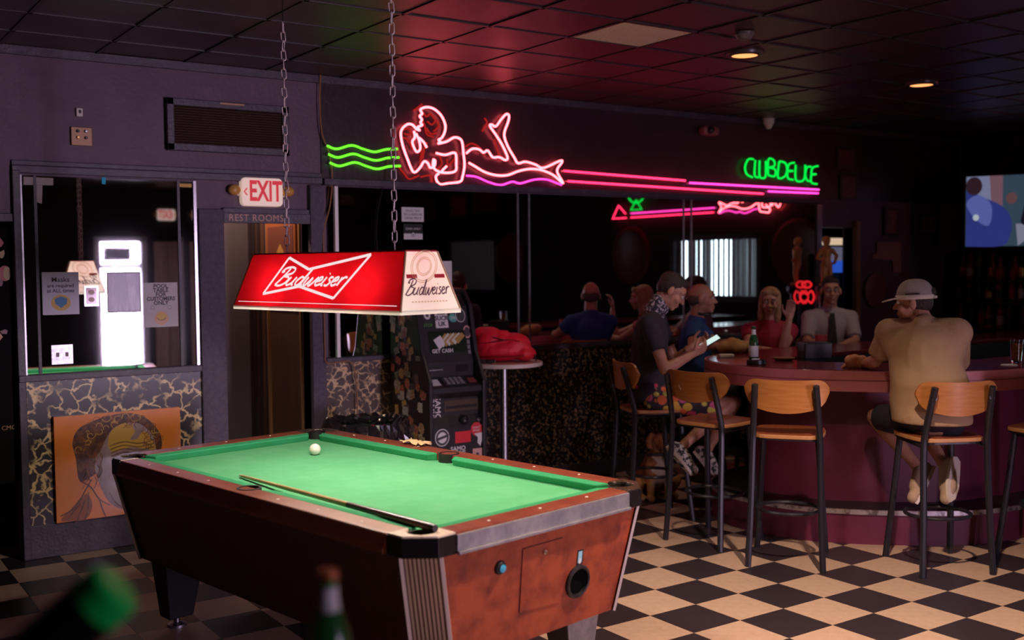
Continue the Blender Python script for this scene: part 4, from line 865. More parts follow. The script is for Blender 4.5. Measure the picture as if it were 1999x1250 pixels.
s1 = stick('octagon_sticker', AC+.155, .595, ngon(0, 0, .048, .05, 8, .39), m_redink); txt('sticker_lettering', "DON'T\nPANIC", .02, aF(AC+.155, .595, .0026), m_paper, s1); stick('map_sticker', AC+.185, .535, [(-.05, .03), (.04, .034), (.045, .0), (.01, -.03), (-.0, -.06), (-.025, -.035), (-.02, 0)], m_paper, .0026)
stick('white_label', AC-.155, .40, rc(.10, .11), m_paper); s1 = stick('white_label', AC+.01, .37, rc(.135, .08), m_cream); txt('lettering', 'SAMO\nOMYE', .044, aF(AC+.005, .455, .002), m_paper, atm, bold=.001, line=.8)
s1 = stick('portrait_sticker', AC+.16, .41, rc(.075, .10), M('pink_print', (.68, .36, .34), .5)); flat(aF(AC+.16, .405, .0026), [(-.018, -.04), (.018, -.04), (.016, .0), (.008, .025), (-.008, .025), (-.016, 0)], m_ink, s1); stick('round_sticker', AC+.165, .325, ngon(0, 0, .038, .038), m_paper)
# stickers all over the left side
random.seed(11); cols = [(.42, .30, .2), (.30, .18, .10), (.45, .12, .07), (.5, .26, .08), (.36, .34, .30), (.18, .22, .16), (.10, .07, .06), (.55, .46, .38), (.06, .05, .05), (.28, .09, .06)]
sF = frame((AX0, 6.5, 0), (0, -1, 0), (-1, 0, 0))
for k in range(120):
    z = random.uniform(.12, 1.48); ymin = 6.26 if z < .9 else (6.34 if z < 1.1 else 6.43); y = random.uniform(ymin+.03, AYB-.04); w = random.uniform(.035, .085); h = random.uniform(.03, .075)
    if y-w/2 < ymin: y = ymin+w/2
    if y+w/2 > AYB: y = AYB-w/2
    c0_ = random.choice(cols); c = tuple(min(.8, v*1.7) for v in c0_); mt = M('sticker_%d' % cols.index(c0_), c, .5, mix=(70, tuple(min(1, v*1.9+.05) for v in c), .52, .56))
    f4 = frame((AX0-.0004-.00018*k/4, y, z), (0, -1, 0), (-1, 0, 0)) @ Matrix.Rotation(R(random.uniform(-22, 22)), 4, 'Z')
    so = plate(f4, rc(w, h) if k % 5 else ngon(0, 0, w*.5, w*.5, 12), .0006, 'side_sticker', mt, atm)
pts = [V((AX1+.004, 6.40, 1.10)), V((AX1+.012, 6.36, .95)), V((AX1+.010, 6.30, .8)), V((AX1+.004, 6.25, .66))]; MB().tube(cr_spline(pts, 5), .004, 6).build('security_cable', m_steel, atm, True)
# ================================================================== BIN WITH BLACK BAG
bp = atD(716, 828, 6.72); bz = .755
bin_ = thing('trash_bin', 'round bin lined with a crumpled black bag beside the cash machine', 'bin', (bp.x, bp.y, 0))
MB().lathe([(.20, 0), (.205, .02), (.235, bz-.03), (.245, bz-.02), (.245, bz), (.228, bz), (.215, .04), (.0004, .04)], 28, (bp.x, bp.y, 0)).build('bin_body', m_blackp, bin_, True)
random.seed(5); mb = MB(); n1, n2 = 72, 9; vs_ = []
for j in range(n2):
    t_ = j/(n2-1)
    for i in range(n1):
        a = 2*math.pi*i/n1; fold = math.sin(a*17+math.sin(a*5)*2)*.5+math.sin(a*29+1)*.35+random.uniform(-.6, .6)
        if t_ < .3: r_ = .205+.06*t_/.3; z = bz-.03+t_/.3*.055+.014*fold
        else: r_ = .262+.016*(t_-.3)+.022*fold*t_; z = bz+.03-(t_-.3)*.30+.014*math.sin(a*6)*t_
        vs_.append((bp.x+r_*math.cos(a), bp.y+r_*math.sin(a), z))
mb.add(vs_, [(j*n1+i, j*n1+(i+1) % n1, (j+1)*n1+(i+1) % n1, (j+1)*n1+i) for j in range(n2-1) for i in range(n1)])
mb.build('bag_liner', M('shiny_black_plastic_bag', (.016, .013, .016), .14, spec=.9), bin_)
# ================================================================== HIGH ROUND TABLE + RUCKSACK
tp = atD(983, 706, 7.8); TZ = tp.z
rt = thing('round_high_table', 'small round high table with a white edge carrying the red rucksack', 'table', (tp.x, tp.y, 0))
MB().lathe([(.0004, TZ-.03), (.275, TZ-.03), (.283, TZ-.026), (.283, TZ-.004), (.28, TZ), (.0004, TZ)], 40, (tp.x, tp.y, 0)).build('table_top', M('white_laminate', (.68, .58, .52), .4), rt, True)
MB().lathe([(.034, .02), (.030, .06), (.030, TZ-.05), (.06, TZ-.04), (.06, TZ-.031), (.0004, TZ-.031)], 20, (tp.x, tp.y, 0)).build('pole', m_steel, rt, True)
MB().lathe([(.24, 0), (.24, .012), (.20, .025), (.05, .05), (.035, .06), (.0004, .06)], 30, (tp.x, tp.y, 0)).build('base', m_black, rt, True)
m_red = M('red_nylon', (.82, .014, .035), .55, mix=(14, (.68, .010, .028)), bump=(22, .6)); m_strap = M('black_webbing', (.02, .017, .02), .6)
bk = thing('rucksack', 'slumped red rucksack lying on the small round table', 'bag', (tp.x, tp.y, TZ))
rr = _r.copy(); rr.z = 0; rr.normalize(); ff = V((0, 0, 1)).cross(rr)       # rr: along the picture, ff: away from the viewer
def bP(a, b, z): return V((tp.x, tp.y, TZ))+rr*a+ff*b+V((0, 0, z))
rot = Matrix((rr, ff, V((0, 0, 1)))).transposed()
mb = MB(); mb.ell(bP(-.02, 0, .085), (.215, .14, .082), rot, 20, 12); mb.ell(bP(-.10, 0, .14), (.12, .12, .115), rot, 18, 12); mb.ell(bP(.07, 0, .125), (.13, .12, .085), rot, 18, 12); mb.ell(bP(-.155, .01, .20), (.06, .08, .055), rot); mb.ell(bP(.15, -.02, .06), (.09, .11, .055), rot); mb.cap(bP(-.18, -.03, .21), bP(.02, -.04, .20), .035, .03); mb.cap(bP(-.02, -.08, .17), bP(.17, -.07, .10), .03, .028)
b1 = blob('bag_body', mb, .011, m_red, bk, 3)
for pts, r_ in (([(-.18, -.125, .03), (-.05, -.148, .045), (.08, -.145, .045), (.20, -.09, .05)], .010), ([(-.16, -.105, .14), (-.06, -.128, .150), (.04, -.122, .165), (.12, -.10, .15)], .006)): MB().tube(cr_spline([bP(*p) for p in pts], 6), r_, 8, squash=.6).build('zip_seam', M('dark_red_seam', (.30, .006, .015), .5), bk, True)
for pts in ([(-.205, -.06, .13), (-.225, -.10, .06), (-.17, -.16, .02), (-.08, -.17, .012)], [(.19, -.06, .10), (.225, -.07, .05), (.235, -.05, .012)], [(-.07, -.118, .185), (-.02, -.118, .17), (.02, -.115, .158)]):
    mb = MB(); P = cr_spline([bP(*p) for p in pts], 6); mb.tube(P, .014, 8, squash=.25); mb.build('strap', m_strap, bk, True)
MB().box(bP(-.085, -.172, .018), (.06, .02, .022), rot).build('buckle', m_blackp, bk, bev=.004)
# ================================================================== BAR
OUT = [(10.1, 3.60), (8.5, 3.60), (7.2, 3.60), (6.5, 3.62), (5.95, 3.72), (5.56, 3.98), (5.30, 4.24), (5.13, 4.52), (5.07, 4.95), (5.24, 5.34), (5.60, 5.58), (6.1, 5.68), (7.2, 5.70), (8.5, 5.70), (9.6, 5.70)]
def offset(pts, d):
    out = []
    for i, p in enumerate(pts):
        a = V((*pts[max(i-1, 0)][:2], 0)); b = V((*pts[min(i+1, len(pts)-1)][:2], 0)); t_ = (b-a).normalized(); n_ = V((t_.y, -t_.x, 0)); out.append((p[0]+n_.x*d, p[1]+n_.y*d))
    return out
outl = [(v.x, v.y) for v in cr_spline([(*p, 0) for p in OUT], 6)]
def wallband(pts, d0, d1, z0, z1):
    A, B = offset(pts, d0), offset(pts, d1); mb = MB(); n = len(A)
    vs_ = [(x, y, z) for P_, z in ((A, z0), (A, z1), (B, z1), (B, z0)) for x, y in P_]
    fs = []
    for i in range(n-1):
        for r_ in range(4): fs.append((r_*n+i, r_*n+i+1, ((r_+1) % 4)*n+i+1, ((r_+1) % 4)*n+i))
    fs += [(0, n, 2*n, 3*n), (n-1, 4*n-1, 3*n-1, 2*n-1)]
    return mb.add(vs_, fs)
BZ = 1.07; sgn_ = 1 if offset(outl, .1)[len(outl)//2][0] > outl[len(outl)//2][0] else -1
bar = thing('bar_counter', 'curved bar counter with cherry top and pink edge band', 'bar', (6.2, 4.6, 0))
def inw(d): return sgn_*d
wallband(outl, inw(.012), inw(.56), BZ-.03, BZ).build('bar_top', m_bartop, bar, 'x', bev=.004)
wallband(outl, inw(0), inw(.03), BZ-.128, BZ-.004).build('edge_band', m_fascia, bar, True)
wallband(outl, inw(-.003), inw(.0), BZ-.062, BZ-.058).build('edge_groove', M('groove_dark', (.2, .04, .045), .5), bar, True)
wallband(outl, inw(.30), inw(.36), .0, BZ-.03).build('bar_front', m_barbase, bar, True)
wallband(outl, inw(.50), inw(.54), .0, BZ-.03).build('inner_front', m_blackp, bar, True)
wallband(outl, inw(.05), inw(.33), .0, .205).build('foot_step', m_barbase, bar, True)
wallband(outl, inw(.045), inw(.33), .205, .212).build('step_mat', m_blackp, bar, True)
wallband(outl, inw(.038), inw(.052), .185, .214).build('metal_nosing', M('worn_metal_nosing', (.62, .56, .58), .35, .8, mix=(20, (.25, .2, .2), .5, .6)), bar, True)
# ================================================================== BAR STOOLS
def make_stool():
    t = thing('bar_stool', 'x', 'stool', group='wooden bar stools'); SZ = .755; sw = .19      # faces +y
    seat = [(v.x, v.y) for v in cr_spline([(-.15, -.185, 0), (0, -.198, 0), (.15, -.185, 0), (.195, -.10, 0), (.20, .08, 0), (.16, .18, 0), (0, .205, 0), (-.16, .18, 0), (-.20, .08, 0), (-.195, -.10, 0)], 4, True)]
    so_ = MB().prism(seat, SZ-.024, SZ).build('seat', [m_oakedge, m_oakseat], t, bev=.005)
    for p_ in so_.data.polygons: p_.material_index = 1 if p_.normal.z > .7 else 0
    MB().prism([(x*.97, y*.97) for x, y in seat], SZ-.034, SZ-.024).build('seat_pan', m_post, t)
    # curved plywood back
    mb = MB(); nx, nz = 25, 7; vs_ = []
    for lay in (0, 1):
        for i in range(nx):
            u = -1+2*i/(nx-1); x = .232*u; y = -.262+.060*(u*u)-.0+.014*lay
            zt = 1.078-.010*(1-u*u); zb = .882+.050*u*u; s_ = max(0, (abs(u)-.70)/.30); md = (zt+zb)/2+.012; hf_ = math.sqrt(max(0, 1-.96*s_*s_)); zt, zb = md+(zt-md)*hf_, md+(zb-md)*hf_
            for k in range(nz): vs_.append((x, y+.016*(1-k/(nz-1)), zb+(zt-zb)*k/(nz-1)))
    N_ = nx*nz; fs = []
    for i in range(nx-1):
        for k in range(nz-1):
            a = i*nz+k; fs.append((a, a+1, a+nz+1, a+nz)); fs.append((N_+a, N_+a+nz, N_+a+nz+1, N_+a+1))
    for i in range(nx-1):
        for k in (0, nz-1): a = i*nz+k; fs.append((a, a+nz, N_+a+nz, N_+a))
    for i in (0, nx-1):
        for k in range(nz-1): a = i*nz+k; fs.append((a, N_+a, N_+a+1, a+1))
    mb.add(vs_, fs); mb.build('backrest', m_oak, t, True)
    def post(path, name): 
        MB().tube(cr_spline(path, 4), .0185, 8, squash=1.0).build(name, m_post, t, True)
    for s in (-1, 1):
        post([(s*.205, -.235, 0), (s*.193, -.215, .3), (s*.185, -.195, .68), (s*.180, -.205, .80), (s*.165, -.272, 1.045)], 'rear_leg')
        post([(s*.20, .21, 0), (s*.175, .165, .40), (s*.155, .135, SZ-.03)], 'front_leg')
        MB().tube([(s*.185, -.195, SZ-.045), (s*.155, .135, SZ-.045)], .010, 6).build('seat_rail', m_post, t)
        MB().box((s*.166, -.262, 1.0), (.03, .012, .05)).build('bracket', m_post, t)
    ring = [V((.178*math.cos(a), .165*math.sin(a)-.008, .30)) for a in [i*math.pi/14 for i in range(28)]]
    MB().tube(ring, .011, 8, closed=True).build('foot_ring', m_post, t, True)
    return t
stool = make_stool(); used = False
def put_stool(x, y, fx, fy, label):
    global used
    o = stool if not used else dup(stool); used = True
    o.location = (x, y, 0); o.rotation_euler = (0, 0, math.atan2(-fx, fy)); o['label'] = label; return o
put_stool(4.90, 5.49, .93, -.36, 'bar stool under the man in floral shorts, leftmost of the row')
put_stool(4.80, 4.80, .985, .17, 'empty bar stool with a pale scratch on its oak back')
put_stool(4.815, 4.22, .80, .60, 'empty bar stool seen square from behind in the middle of the bar')
put_stool(5.395, 3.645, .46, .89, 'bar stool under the man in the trucker cap')
put_stool(6.10, 3.37, .05, 1, 'dark bar stool cut off by the right edge of the picture')
sc_ = atD(1344, 752, 6.3)
# scratch on the second stool's back
MB().box((0, 0, 0), (.004, .002, .03)).build('scratch', m_cream, None)
bpy.data.objects['scratch'].parent = bpy.data.objects['bar_stool.001']; bpy.data.objects['scratch'].location = (-.07, -.268, .97); bpy.data.objects['scratch'].rotation_euler = (0, R(-35), 0)
# ================================================================== ON THE BAR
m_gglass = M('green_bottle_glass', (.02, .10, .03), .08, trans=.35, spec=.6); m_bglass = M('dark_brown_glass', (.05, .018, .008), .08, trans=.3, spec=.6)
def bottle(name, label, loc, glass, lab, s=1.0, cap=m_gold, group=None, tilt=None, neck=True):
    t = thing(name, label, 'bottle', (0, 0, 0), group=group)
    MB().lathe([(.024, 0), (.030, .004), (.0305, .02), (.0305, .135), (.027, .155), (.016, .185), (.0128, .20), (.0125, .228), (.0138, .230), (.0138, .236), (.0125, .238), (.0004, .238)], 20).build('glass', glass, t, True)
    MB().lathe([(.0308, .04), (.0311, .041), (.0311, .11), (.0308, .111)], 20).build('label_wrap', lab, t, True)
    if neck: MB().lathe([(.0166, .185), (.0150, .19), (.0134, .205), (.0132, .218), (.013, .218)], 16).build('neck_label', lab, t, True)
    if cap: MB().lathe([(.0145, .229), (.0150, .231), (.0142, .240), (.0004, .241)], 16).build('cap', cap, t, True)
    t.location = loc; t.scale = (s,)*3
    if tilt: t.rotation_euler = tilt
    return t
p = atZ(1471, 708, BZ); bottle('beer_bottle', 'dark green beer bottle standing on the bar before the seated woman', (p.x, p.y, BZ), m_gglass, m_paper, 1.0, None)
def onbar(x, y): p = atZ(x, y, BZ); return V((p.x, p.y, BZ))
p = onbar(1470, 709); 
ash = thing('ashtray', 'round black ashtray at the foot of the beer bottle', 'ashtray', p+V((-.06, -.085, 0))); MB().lathe([(.055, 0), (.062, .004), (.062, .030), (.052, .030), (.048, .01), (.0004, .01)], 24, ash.location).build('tray', m_blackp, ash, True); MB().tube([ash.location+V((.03, 0, .032)), ash.location+V((-.02, .02, .034))], .004, 8).build('cigarette', m_paper, ash)
p = onbar(1418, 698); lt = thing('cigarette_pack', 'small white packet lying on the bar by the phone', 'packet', p); MB().box(p+V((0, 0, .012)), (.10, .045, .022), Matrix.Rotation(R(-30), 3, 'Z')).build('packet', m_cream, lt, bev=.004); MB().box(p+V((.028, -.016, .012)), (.03, .046, .0225), Matrix.Rotation(R(-30), 3, 'Z')).build('flap', m_paper, lt, bev=.004)
p = onbar(1442, 694)+V((.12, .16, 0)); mb = MB(); 
for a, b, c, r_ in ((0, 0, .05, .07), (.08, -.04, .045, .055), (-.07, .03, .045, .055), (.03, .05, .07, .05), (.0, -.05, .04, .05)): mb.ell(p+V((a, b, c)), (r_*1.15, r_, r_*.85))
tag(blob('paper_bag', mb, .012, M('crumpled_brown_paper', (.50, .27, .10), .8, mix=(14, (.36, .18, .07)), bump=(25, .8)), None, 2), 'crumpled brown paper bag on the bar behind the beer bottle', 'bag')
p = onbar(1590, 700); cd2 = thing('bar_caddy', 'dark bar caddy with a red cup of straws on the counter', 'caddy', p)
MB().box(p+V((0, 0, .055)), (.20, .13, .11), Matrix.Rotation(R(-25), 3, 'Z')).build('box', m_blackp, cd2, bev=.006); MB().box(p+V((0, 0, .112)), (.15, .09, .006), Matrix.Rotation(R(-25), 3, 'Z')).build('lid', m_black, cd2)
p2 = onbar(1600, 690)+V((.16, .12, 0)); tag(MB().lathe([(.03, 0), (.036, .004), (.046, .115), (.048, .12), (.043, .12), (.032, .01), (.0004, .01)], 22, p2).build('plastic_cup', M('dull_red_cup', (.42, .06, .05), .45), None, True), 'red plastic cup on the bar in front of the man with the dark tie', 'cup')
p = onbar(1984, 708); gl = thing('pint_glass', 'pint glass of drink at the right edge of the bar', 'glass', p); MB().lathe([(.030, 0), (.032, .004), (.042, .15), (.040, .15), (.030, .012), (.0004, .012)], 24, p).build('glass', M('clear_glass', (.9, .9, .9), .03, trans=1), gl, True); MB().lathe([(.0004, .014), (.0295, .014), (.037, .12), (.0004, .12)], 20, p).build('drink', M('amber_drink', (.30, .09, .02), .2), gl, True)
p = onbar(1965, 714); tag(MB().lathe([(.0004, 0), (.05, 0), (.05, .004), (.0004, .004)], 20, p+V((.03, .0, 0))).build('coaster', m_paper, None, True), 'white paper coaster near the pint glass', 'coaster')
p = onbar(1530, 704); tag(MB().lathe([(.05, 0), (.06, .006), (.075, .02), (.07, .02), (.045, .008), (.0004, .008)], 22, p).build('snack_dish', M('brown_dish', (.22, .09, .05), .4), None, True), 'shallow brown snack dish on the bar right of the beer bottle', 'dish')
# ================================================================== PEOPLE
UP = V((0, 0, 1))
def basis(fwd, up):
    f_ = V(fwd).normalized(); r_ = f_.cross(V(up)).normalized(); u_ = r_.cross(f_); return Matrix((r_, f_, u_)).transposed()
def head_mesh(mb, c, B, s=1.0, jaw=1.0):
    P = lambda x, y, z: c+B @ (V((x, y, z))*s)
    E = lambda x, y, z, a, b, d, n=16: mb.ell(P(x, y, z), V((a, b, d))*s, B, n, 12)
    E(0, -.014, .034, .074, .094, .086, 20); E(0, .028, -.035, .058*jaw, .060, .074); E(0, .066, -.094, .024*jaw, .020, .018)
    E(0, .064, .03, .055, .026, .04)
    for sx in (-1, 1):
        E(sx*.038, .058, -.03, .024, .028, .026); E(sx*.080, -.008, -.008, .010, .021, .034); E(sx*.034, -.004, -.066, .024*jaw, .045, .026); E(sx*.030, .086, .028, .022, .010, .008, 10); E(sx*.012, .099, -.030, .009, .010, .008, 10)
    mb.chain([P(0, .084, .014), P(0, .103, -.016), P(0, .109, -.028)], [.0085*s, .011*s, .012*s])
    E(0, .086, -.058, .023, .011, .0065, 10); E(0, .084, -.071, .020, .011, .007, 10)
    return P
def hand_mesh(mb, wr, d, pn, side=1, curl=.5, s=1.0, spread=.012):
    """wr wrist, d direction to the fingers, pn palm normal (fingers curl towards it), side=+1 thumb on d x pn side"""
    d = V(d).normalized(); pn = V(pn); pn = (pn-d*pn.dot(d)).normalized(); a = d.cross(pn)*side
    for k in range(4):                                   # palm
        o = a*((k-1.5)*-.019*s); mb.cap(wr+o*.6+d*.012*s, wr+o+d*.083*s, .0135*s, .0115*s)
    mb.cap(wr-d*.03*s, wr+d*.02*s, .024*s, .022*s)
    L = [(.030, .024, .020), (.040, .027, .021), (.043, .029, .022), (.038, .026, .021)]; L = [L[3], L[2], L[1], L[0]]
    for k in range(4):
        p = wr+a*((1.5-k)*.0195*s)+d*.088*s; ang = 0; ll = [(.038, .026, .021), (.043, .029, .022), (.040, .027, .021), (.030, .022, .018)][k]
        for j in range(3):
            ang += curl*(.75, 1.05, .8)[j]; v = d*math.cos(ang)+pn*math.sin(ang); q = p+v*ll[j]*s; mb.cap(p, q, (.0092-.0008*j)*s, (.0086-.0008*j)*s); p = q
    p = wr+a*.030*s+d*.028*s; v = (d*.62+a*.62+pn*.35).normalized()
    for j, l_ in enumerate((.036, .030, .026)):
        q = p+v*l_*s; mb.cap(p, q, (.0125-.0015*j)*s, (.0112-.0015*j)*s); p = q; v = (v+d*.32-a*.28+pn*.2*curl).normalized()
def limb(mb, pts, rs): mb.chain(pts, rs)
def sleeve(mb, a, b, r0, r1, f):
    e = a+(b-a)*f; mb.ell(a, r0); mb.tube([a, a+(b-a)*f*.5, e], [r0, (r0+r1)/2, r1], 16)
def torso(mb, J, w, infl=0.0, low=True):
    rt = (J['shR']-J['shL']).normalized(); up = (J['neck']-J['pelvis']).normalized(); fw = up.cross(rt).normalized(); rt = fw.cross(up); B = Matrix((rt, fw, up)).transposed(); i = infl
    mb.ell(J['chest'], V((.155*w+i, .108*w+i, .16+i)), B, 20, 12); mb.ell(J['belly'], V((.148*w+i, .115*w+i, .15+i)), B, 20, 12)
    mb.ell(J['pelvis'], V((.165*w+i, .125*w+i, .105+i)), B, 20, 12)
    mb.cap(J['shL'], J['shR'], .060*w+i, .060*w+i); mb.chain([J['neck']-up*.01, J['chest']], [.062+i*.7, .11*w+i])
    for s in ('shL', 'shR'): mb.cap(J['neck']-up*.03, J[s], .050+i, .056*w+i); mb.cap(J[s], J['belly'], .055*w+i, .09*w+i)
    mb.chain([J['chest'], J['belly'], J['pelvis']], [.115*w+i, .118*w+i, .12*w+i]); return B
def person(label, J, hf, hu, w=1.0, skin=m_skin, shirt=None, short=None, shoe=None, sleeve_f=.62, leg_f=.82, hands=(), vox=.0065, hs=1.0, jaw=1.0, group='people at the bar', tail=0):
    base = V((J['pelvis'].x, J['pelvis'].y, 0))
    mb = MB(); B = basis(hf, hu); P = head_mesh(mb, J['head'], B, hs, jaw)
    mb.chain([P(0, -.025, -.05), J['neck']-UP*.02], [.054*hs, .062]); torso(mb, J, w, -.012)
    for s in 'LR':
        limb(mb, [J['sh'+s], J['sh'+s]*.5+J['el'+s]*.5, J['el'+s], J['el'+s]*.6+J['wr'+s]*.4, J['wr'+s]], [.050*w**.5, .044*w**.5, .037, .038, .025])
        limb(mb, [J['hip'+s], J['kn'+s]*.6+J['hip'+s]*.4, J['kn'+s], J['kn'+s]*.68+J['an'+s]*.32, J['an'+s]*.8+J['kn'+s]*.2, J['an'+s]], [.078*w**.5, .066, .052, .053, .034, .034])
        mb.cap(J['an'+s]-UP*.01, J['an'+s]*.55+J['toe'+s]*.45, .034, .03)
    for (s, d, pn, side, curl) in hands: hand_mesh(mb, J['wr'+s], d, pn, side, curl)
    me = remesh(mb, vox, 3); me.name = 'person'; me.materials.clear(); body = link('person', me, skin, None, 'all'); tag(body, label, 'person', group)
    if shirt:
        mb = MB(); torso(mb, J if not tail else {**J, 'pelvis': J['belly']-UP*.02}, w, .010)
        if tail:                                     # loose straight shirt hanging over the hips
            rt = (J['shR']-J['shL']); rt.z = 0; rt.normalize(); fw = UP.cross(rt); n1 = 32; vs_ = []
            rows = [(J['chest']+UP*.06, .175, .135), (J['chest']-UP*.06, .205, .165), (J['belly']+UP*.03, .218, .185), (J['belly']-UP*.08, .222, .19), (J['pelvis']-UP*.01, .222, .19), (J['pelvis']-UP*.048, .22, .188)]
            for c_, a_, b_ in rows: vs_ += [c_+rt*a_*math.cos(2*math.pi*i/n1)+fw*b_*math.sin(2*math.pi*i/n1) for i in range(n1)]
            mb.add(vs_, [(k*n1+i, k*n1+(i+1) % n1, (k+1)*n1+(i+1) % n1, (k+1)*n1+i) for k in range(5) for i in range(n1)]+[tuple(range(n1))[::-1], tuple(5*n1+i for i in range(n1))])
        for s in 'LR': sleeve(mb, J['sh'+s], J['el'+s], .064*w**.5, .058*w**.5, sleeve_f)
        blob('shirt', mb, .009, shirt, body, 9)
    if short:
        mb = MB(); rt = (J['hipR']-J['hipL']).normalized(); mb.ell(J['pelvis']-UP*(.03 if tail else 0), (.168*w*(.86 if tail else 1), .15*w*(.86 if tail else 1), .12 if not tail else .085), Matrix((rt, UP.cross(rt), UP)).transposed()); mb.cap(J['hipL'], J['hipR'], .088*w**.5)
        for s in 'LR': sleeve(mb, J['hip'+s], J['kn'+s], .092*w**.5, .080, leg_f); mb.cap(J['pelvis']-UP*(.03 if tail else 0), J['hip'+s], .11*w**.5*(.8 if tail else 1), .09*w**.5)
        if leg_f > 1:
            for s in 'LR': mb.chain([J['kn'+s], J['an'+s]+(J['kn'+s]-J['an'+s])*.06], [.066, .048])
        blob('shorts' if leg_f < 1 else 'trousers', mb, .009, short, body, 3)
    if shoe:
        for s in 'LR':
            a, t_ = J['an'+s], J['toe'+s]; d = (t_-a); mid = a+d*.62; dn = d.cross((J['kn'+s]-a).cross(d)).normalized(); dn = dn if dn.dot(J['kn'+s]-a) < 0 else -dn
            heel = a-d.normalized()*.035+dn*.030
            mb = MB(); mb.cap(a+dn*.0, heel, .040, .036); mb.chain([heel, mid+dn*.02, t_], [.036, .043, .033]); mb.chain([a, mid], [.040, .038]); sh = blob('shoe', mb, .007, shoe[0], body, 3)
            up_ = -dn; rr_ = d.normalized().cross(up_); B_ = Matrix((rr_, d.normalized(), up_)).transposed()
            L_ = (t_-heel).length; mbx = MB(); ol = [(x*(.040+.006*math.sin(max(0, y)*3)), heel+(t_-heel)*y) for x, y in ((-.9, -.05), (-1.05, .3), (-1.15, .65), (-.8, .98), (0, 1.12), (.8, .98), (1.15, .65), (1.05, .3), (.9, -.05), (0, -.12))]
            mbx.extr([p+rr_*x+dn*.022 for x, p in ol], dn*.018); mbx.build('sole', shoe[1], sh, True)
    return body, B, P
def eyes(body, P, s=1.0, mat=None):
    for sx in (-1, 1):
        mb = MB().ell(P(sx*.030, .079, .006), .0125*s, None, 12, 8); e = mb.build('eye', M('eye_white', (.62, .55, .50), .3), body, 'all')
        MB().ell(P(sx*.030, .0885, .005), .0052*s, None, 10, 6).build('pupil', m_ink, e, 'all')
        mb = MB(); mb.tube(cr_spline([P(sx*.014, .096, .030), P(sx*.030, .098, .036), P(sx*.050, .082, .030)], 4), [.004*s]*9, 6); mb.build('eyebrow', mat or M('brown_hair', (.05, .028, .018), .6), body, 'all')
    MB().tube(cr_spline([P(-.022, .092, -.064), P(0, .0975, -.0645), P(.022, .092, -.064)], 4), .0022*s, 6).build('mouth_line', M('lip_line', (.22, .06, .05), .6), body, 'all')
def hair(body, P, B, parts, mat, vox=.008, s=1.0, name='hair'):
    mb = MB()
    for (x, y, z, a, b, d) in parts: mb.ell(P(x, y, z), V((a, b, d))*s, B, 18, 12)
    return blob(name, mb, vox, mat, body, 2)
rr = V((math.cos(YAW), -math.sin(YAW), 0)); aw = V((math.sin(YAW), math.cos(YAW), 0))     # picture-right and away from the viewer
SHORT = [(0, -.024, .046, .079, .096, .082), (0, -.062, .0, .070, .050, .06), (-.05, -.03, .02, .030, .055, .05), (.05, -.03, .02, .030, .055, .05), (0, .03, .085, .055, .05, .035)]
A = atD
m_flor = bpy.data.materials.new('floral_cotton'); m_flor.use_nodes = True; MATS['floral_cotton'] = m_flor
nt = m_flor.node_tree; vo = nt.nodes.new('ShaderNodeTexVoronoi'); vo.inputs['Scale'].default_value = 17; tc = nt.nodes.new('ShaderNodeTexCoord'); nt.links.new(tc.outputs['Object'], vo.inputs['Vector'])
sp = nt.nodes.new('ShaderNodeSeparateColor'); nt.links.new(vo.outputs['Color'], sp.inputs[0]); cr = nt.nodes.new('ShaderNodeValToRGB'); cr.color_ramp.interpolation = 'CONSTANT'
for k, (p_, c_) in enumerate(((0, (.62, .05, .14)), (.2, (.70, .16, .05)), (.4, (.72, .46, .06)), (.62, (.62, .56, .10)), (.8, (.55, .10, .24)))):
    e = cr.color_ramp.elements[k] if k < 2 else cr.color_ramp.elements.new(p_); e.position = p_; e.color = (*c_, 1)
nt.links.new(sp.outputs[0], cr.inputs[0]); r2 = nt.nodes.new('ShaderNodeValToRGB'); r2.color_ramp.elements[0].position = .50; r2.color_ramp.elements[1].position = .60; nt.links.new(vo.outputs['Distance'], r2.inputs[0])
mx = nt.nodes.new('ShaderNodeMix'); mx.data_type = 'RGBA'; nt.links.new(r2.outputs[0], mx.inputs['Factor']); nt.links.new(cr.outputs[0], mx.inputs['A']); mx.inputs['B'].default_value = (.03, .025, .035, 1); nt.links.new(mx.outputs['Result'], nt.nodes['Principled BSDF'].inputs['Base Color']); nt.nodes['Principled BSDF'].inputs['Roughness'].default_value = .8
m_sneak = M('black_white_floral_canvas', (.55, .50, .46), .7, mix=(34, (.03, .025, .03), .49, .53)); m_sole = M('cream_rubber', (.62, .52, .46), .6)
m_blackc = M('black_cotton', (.021, .018, .026), .85, mix=(12, (.03, .025, .034)), bump=(14, .5)); m_dkhair = M('dark_brown_hair', (.028, .018, .014), .55, bump=(120, .8))
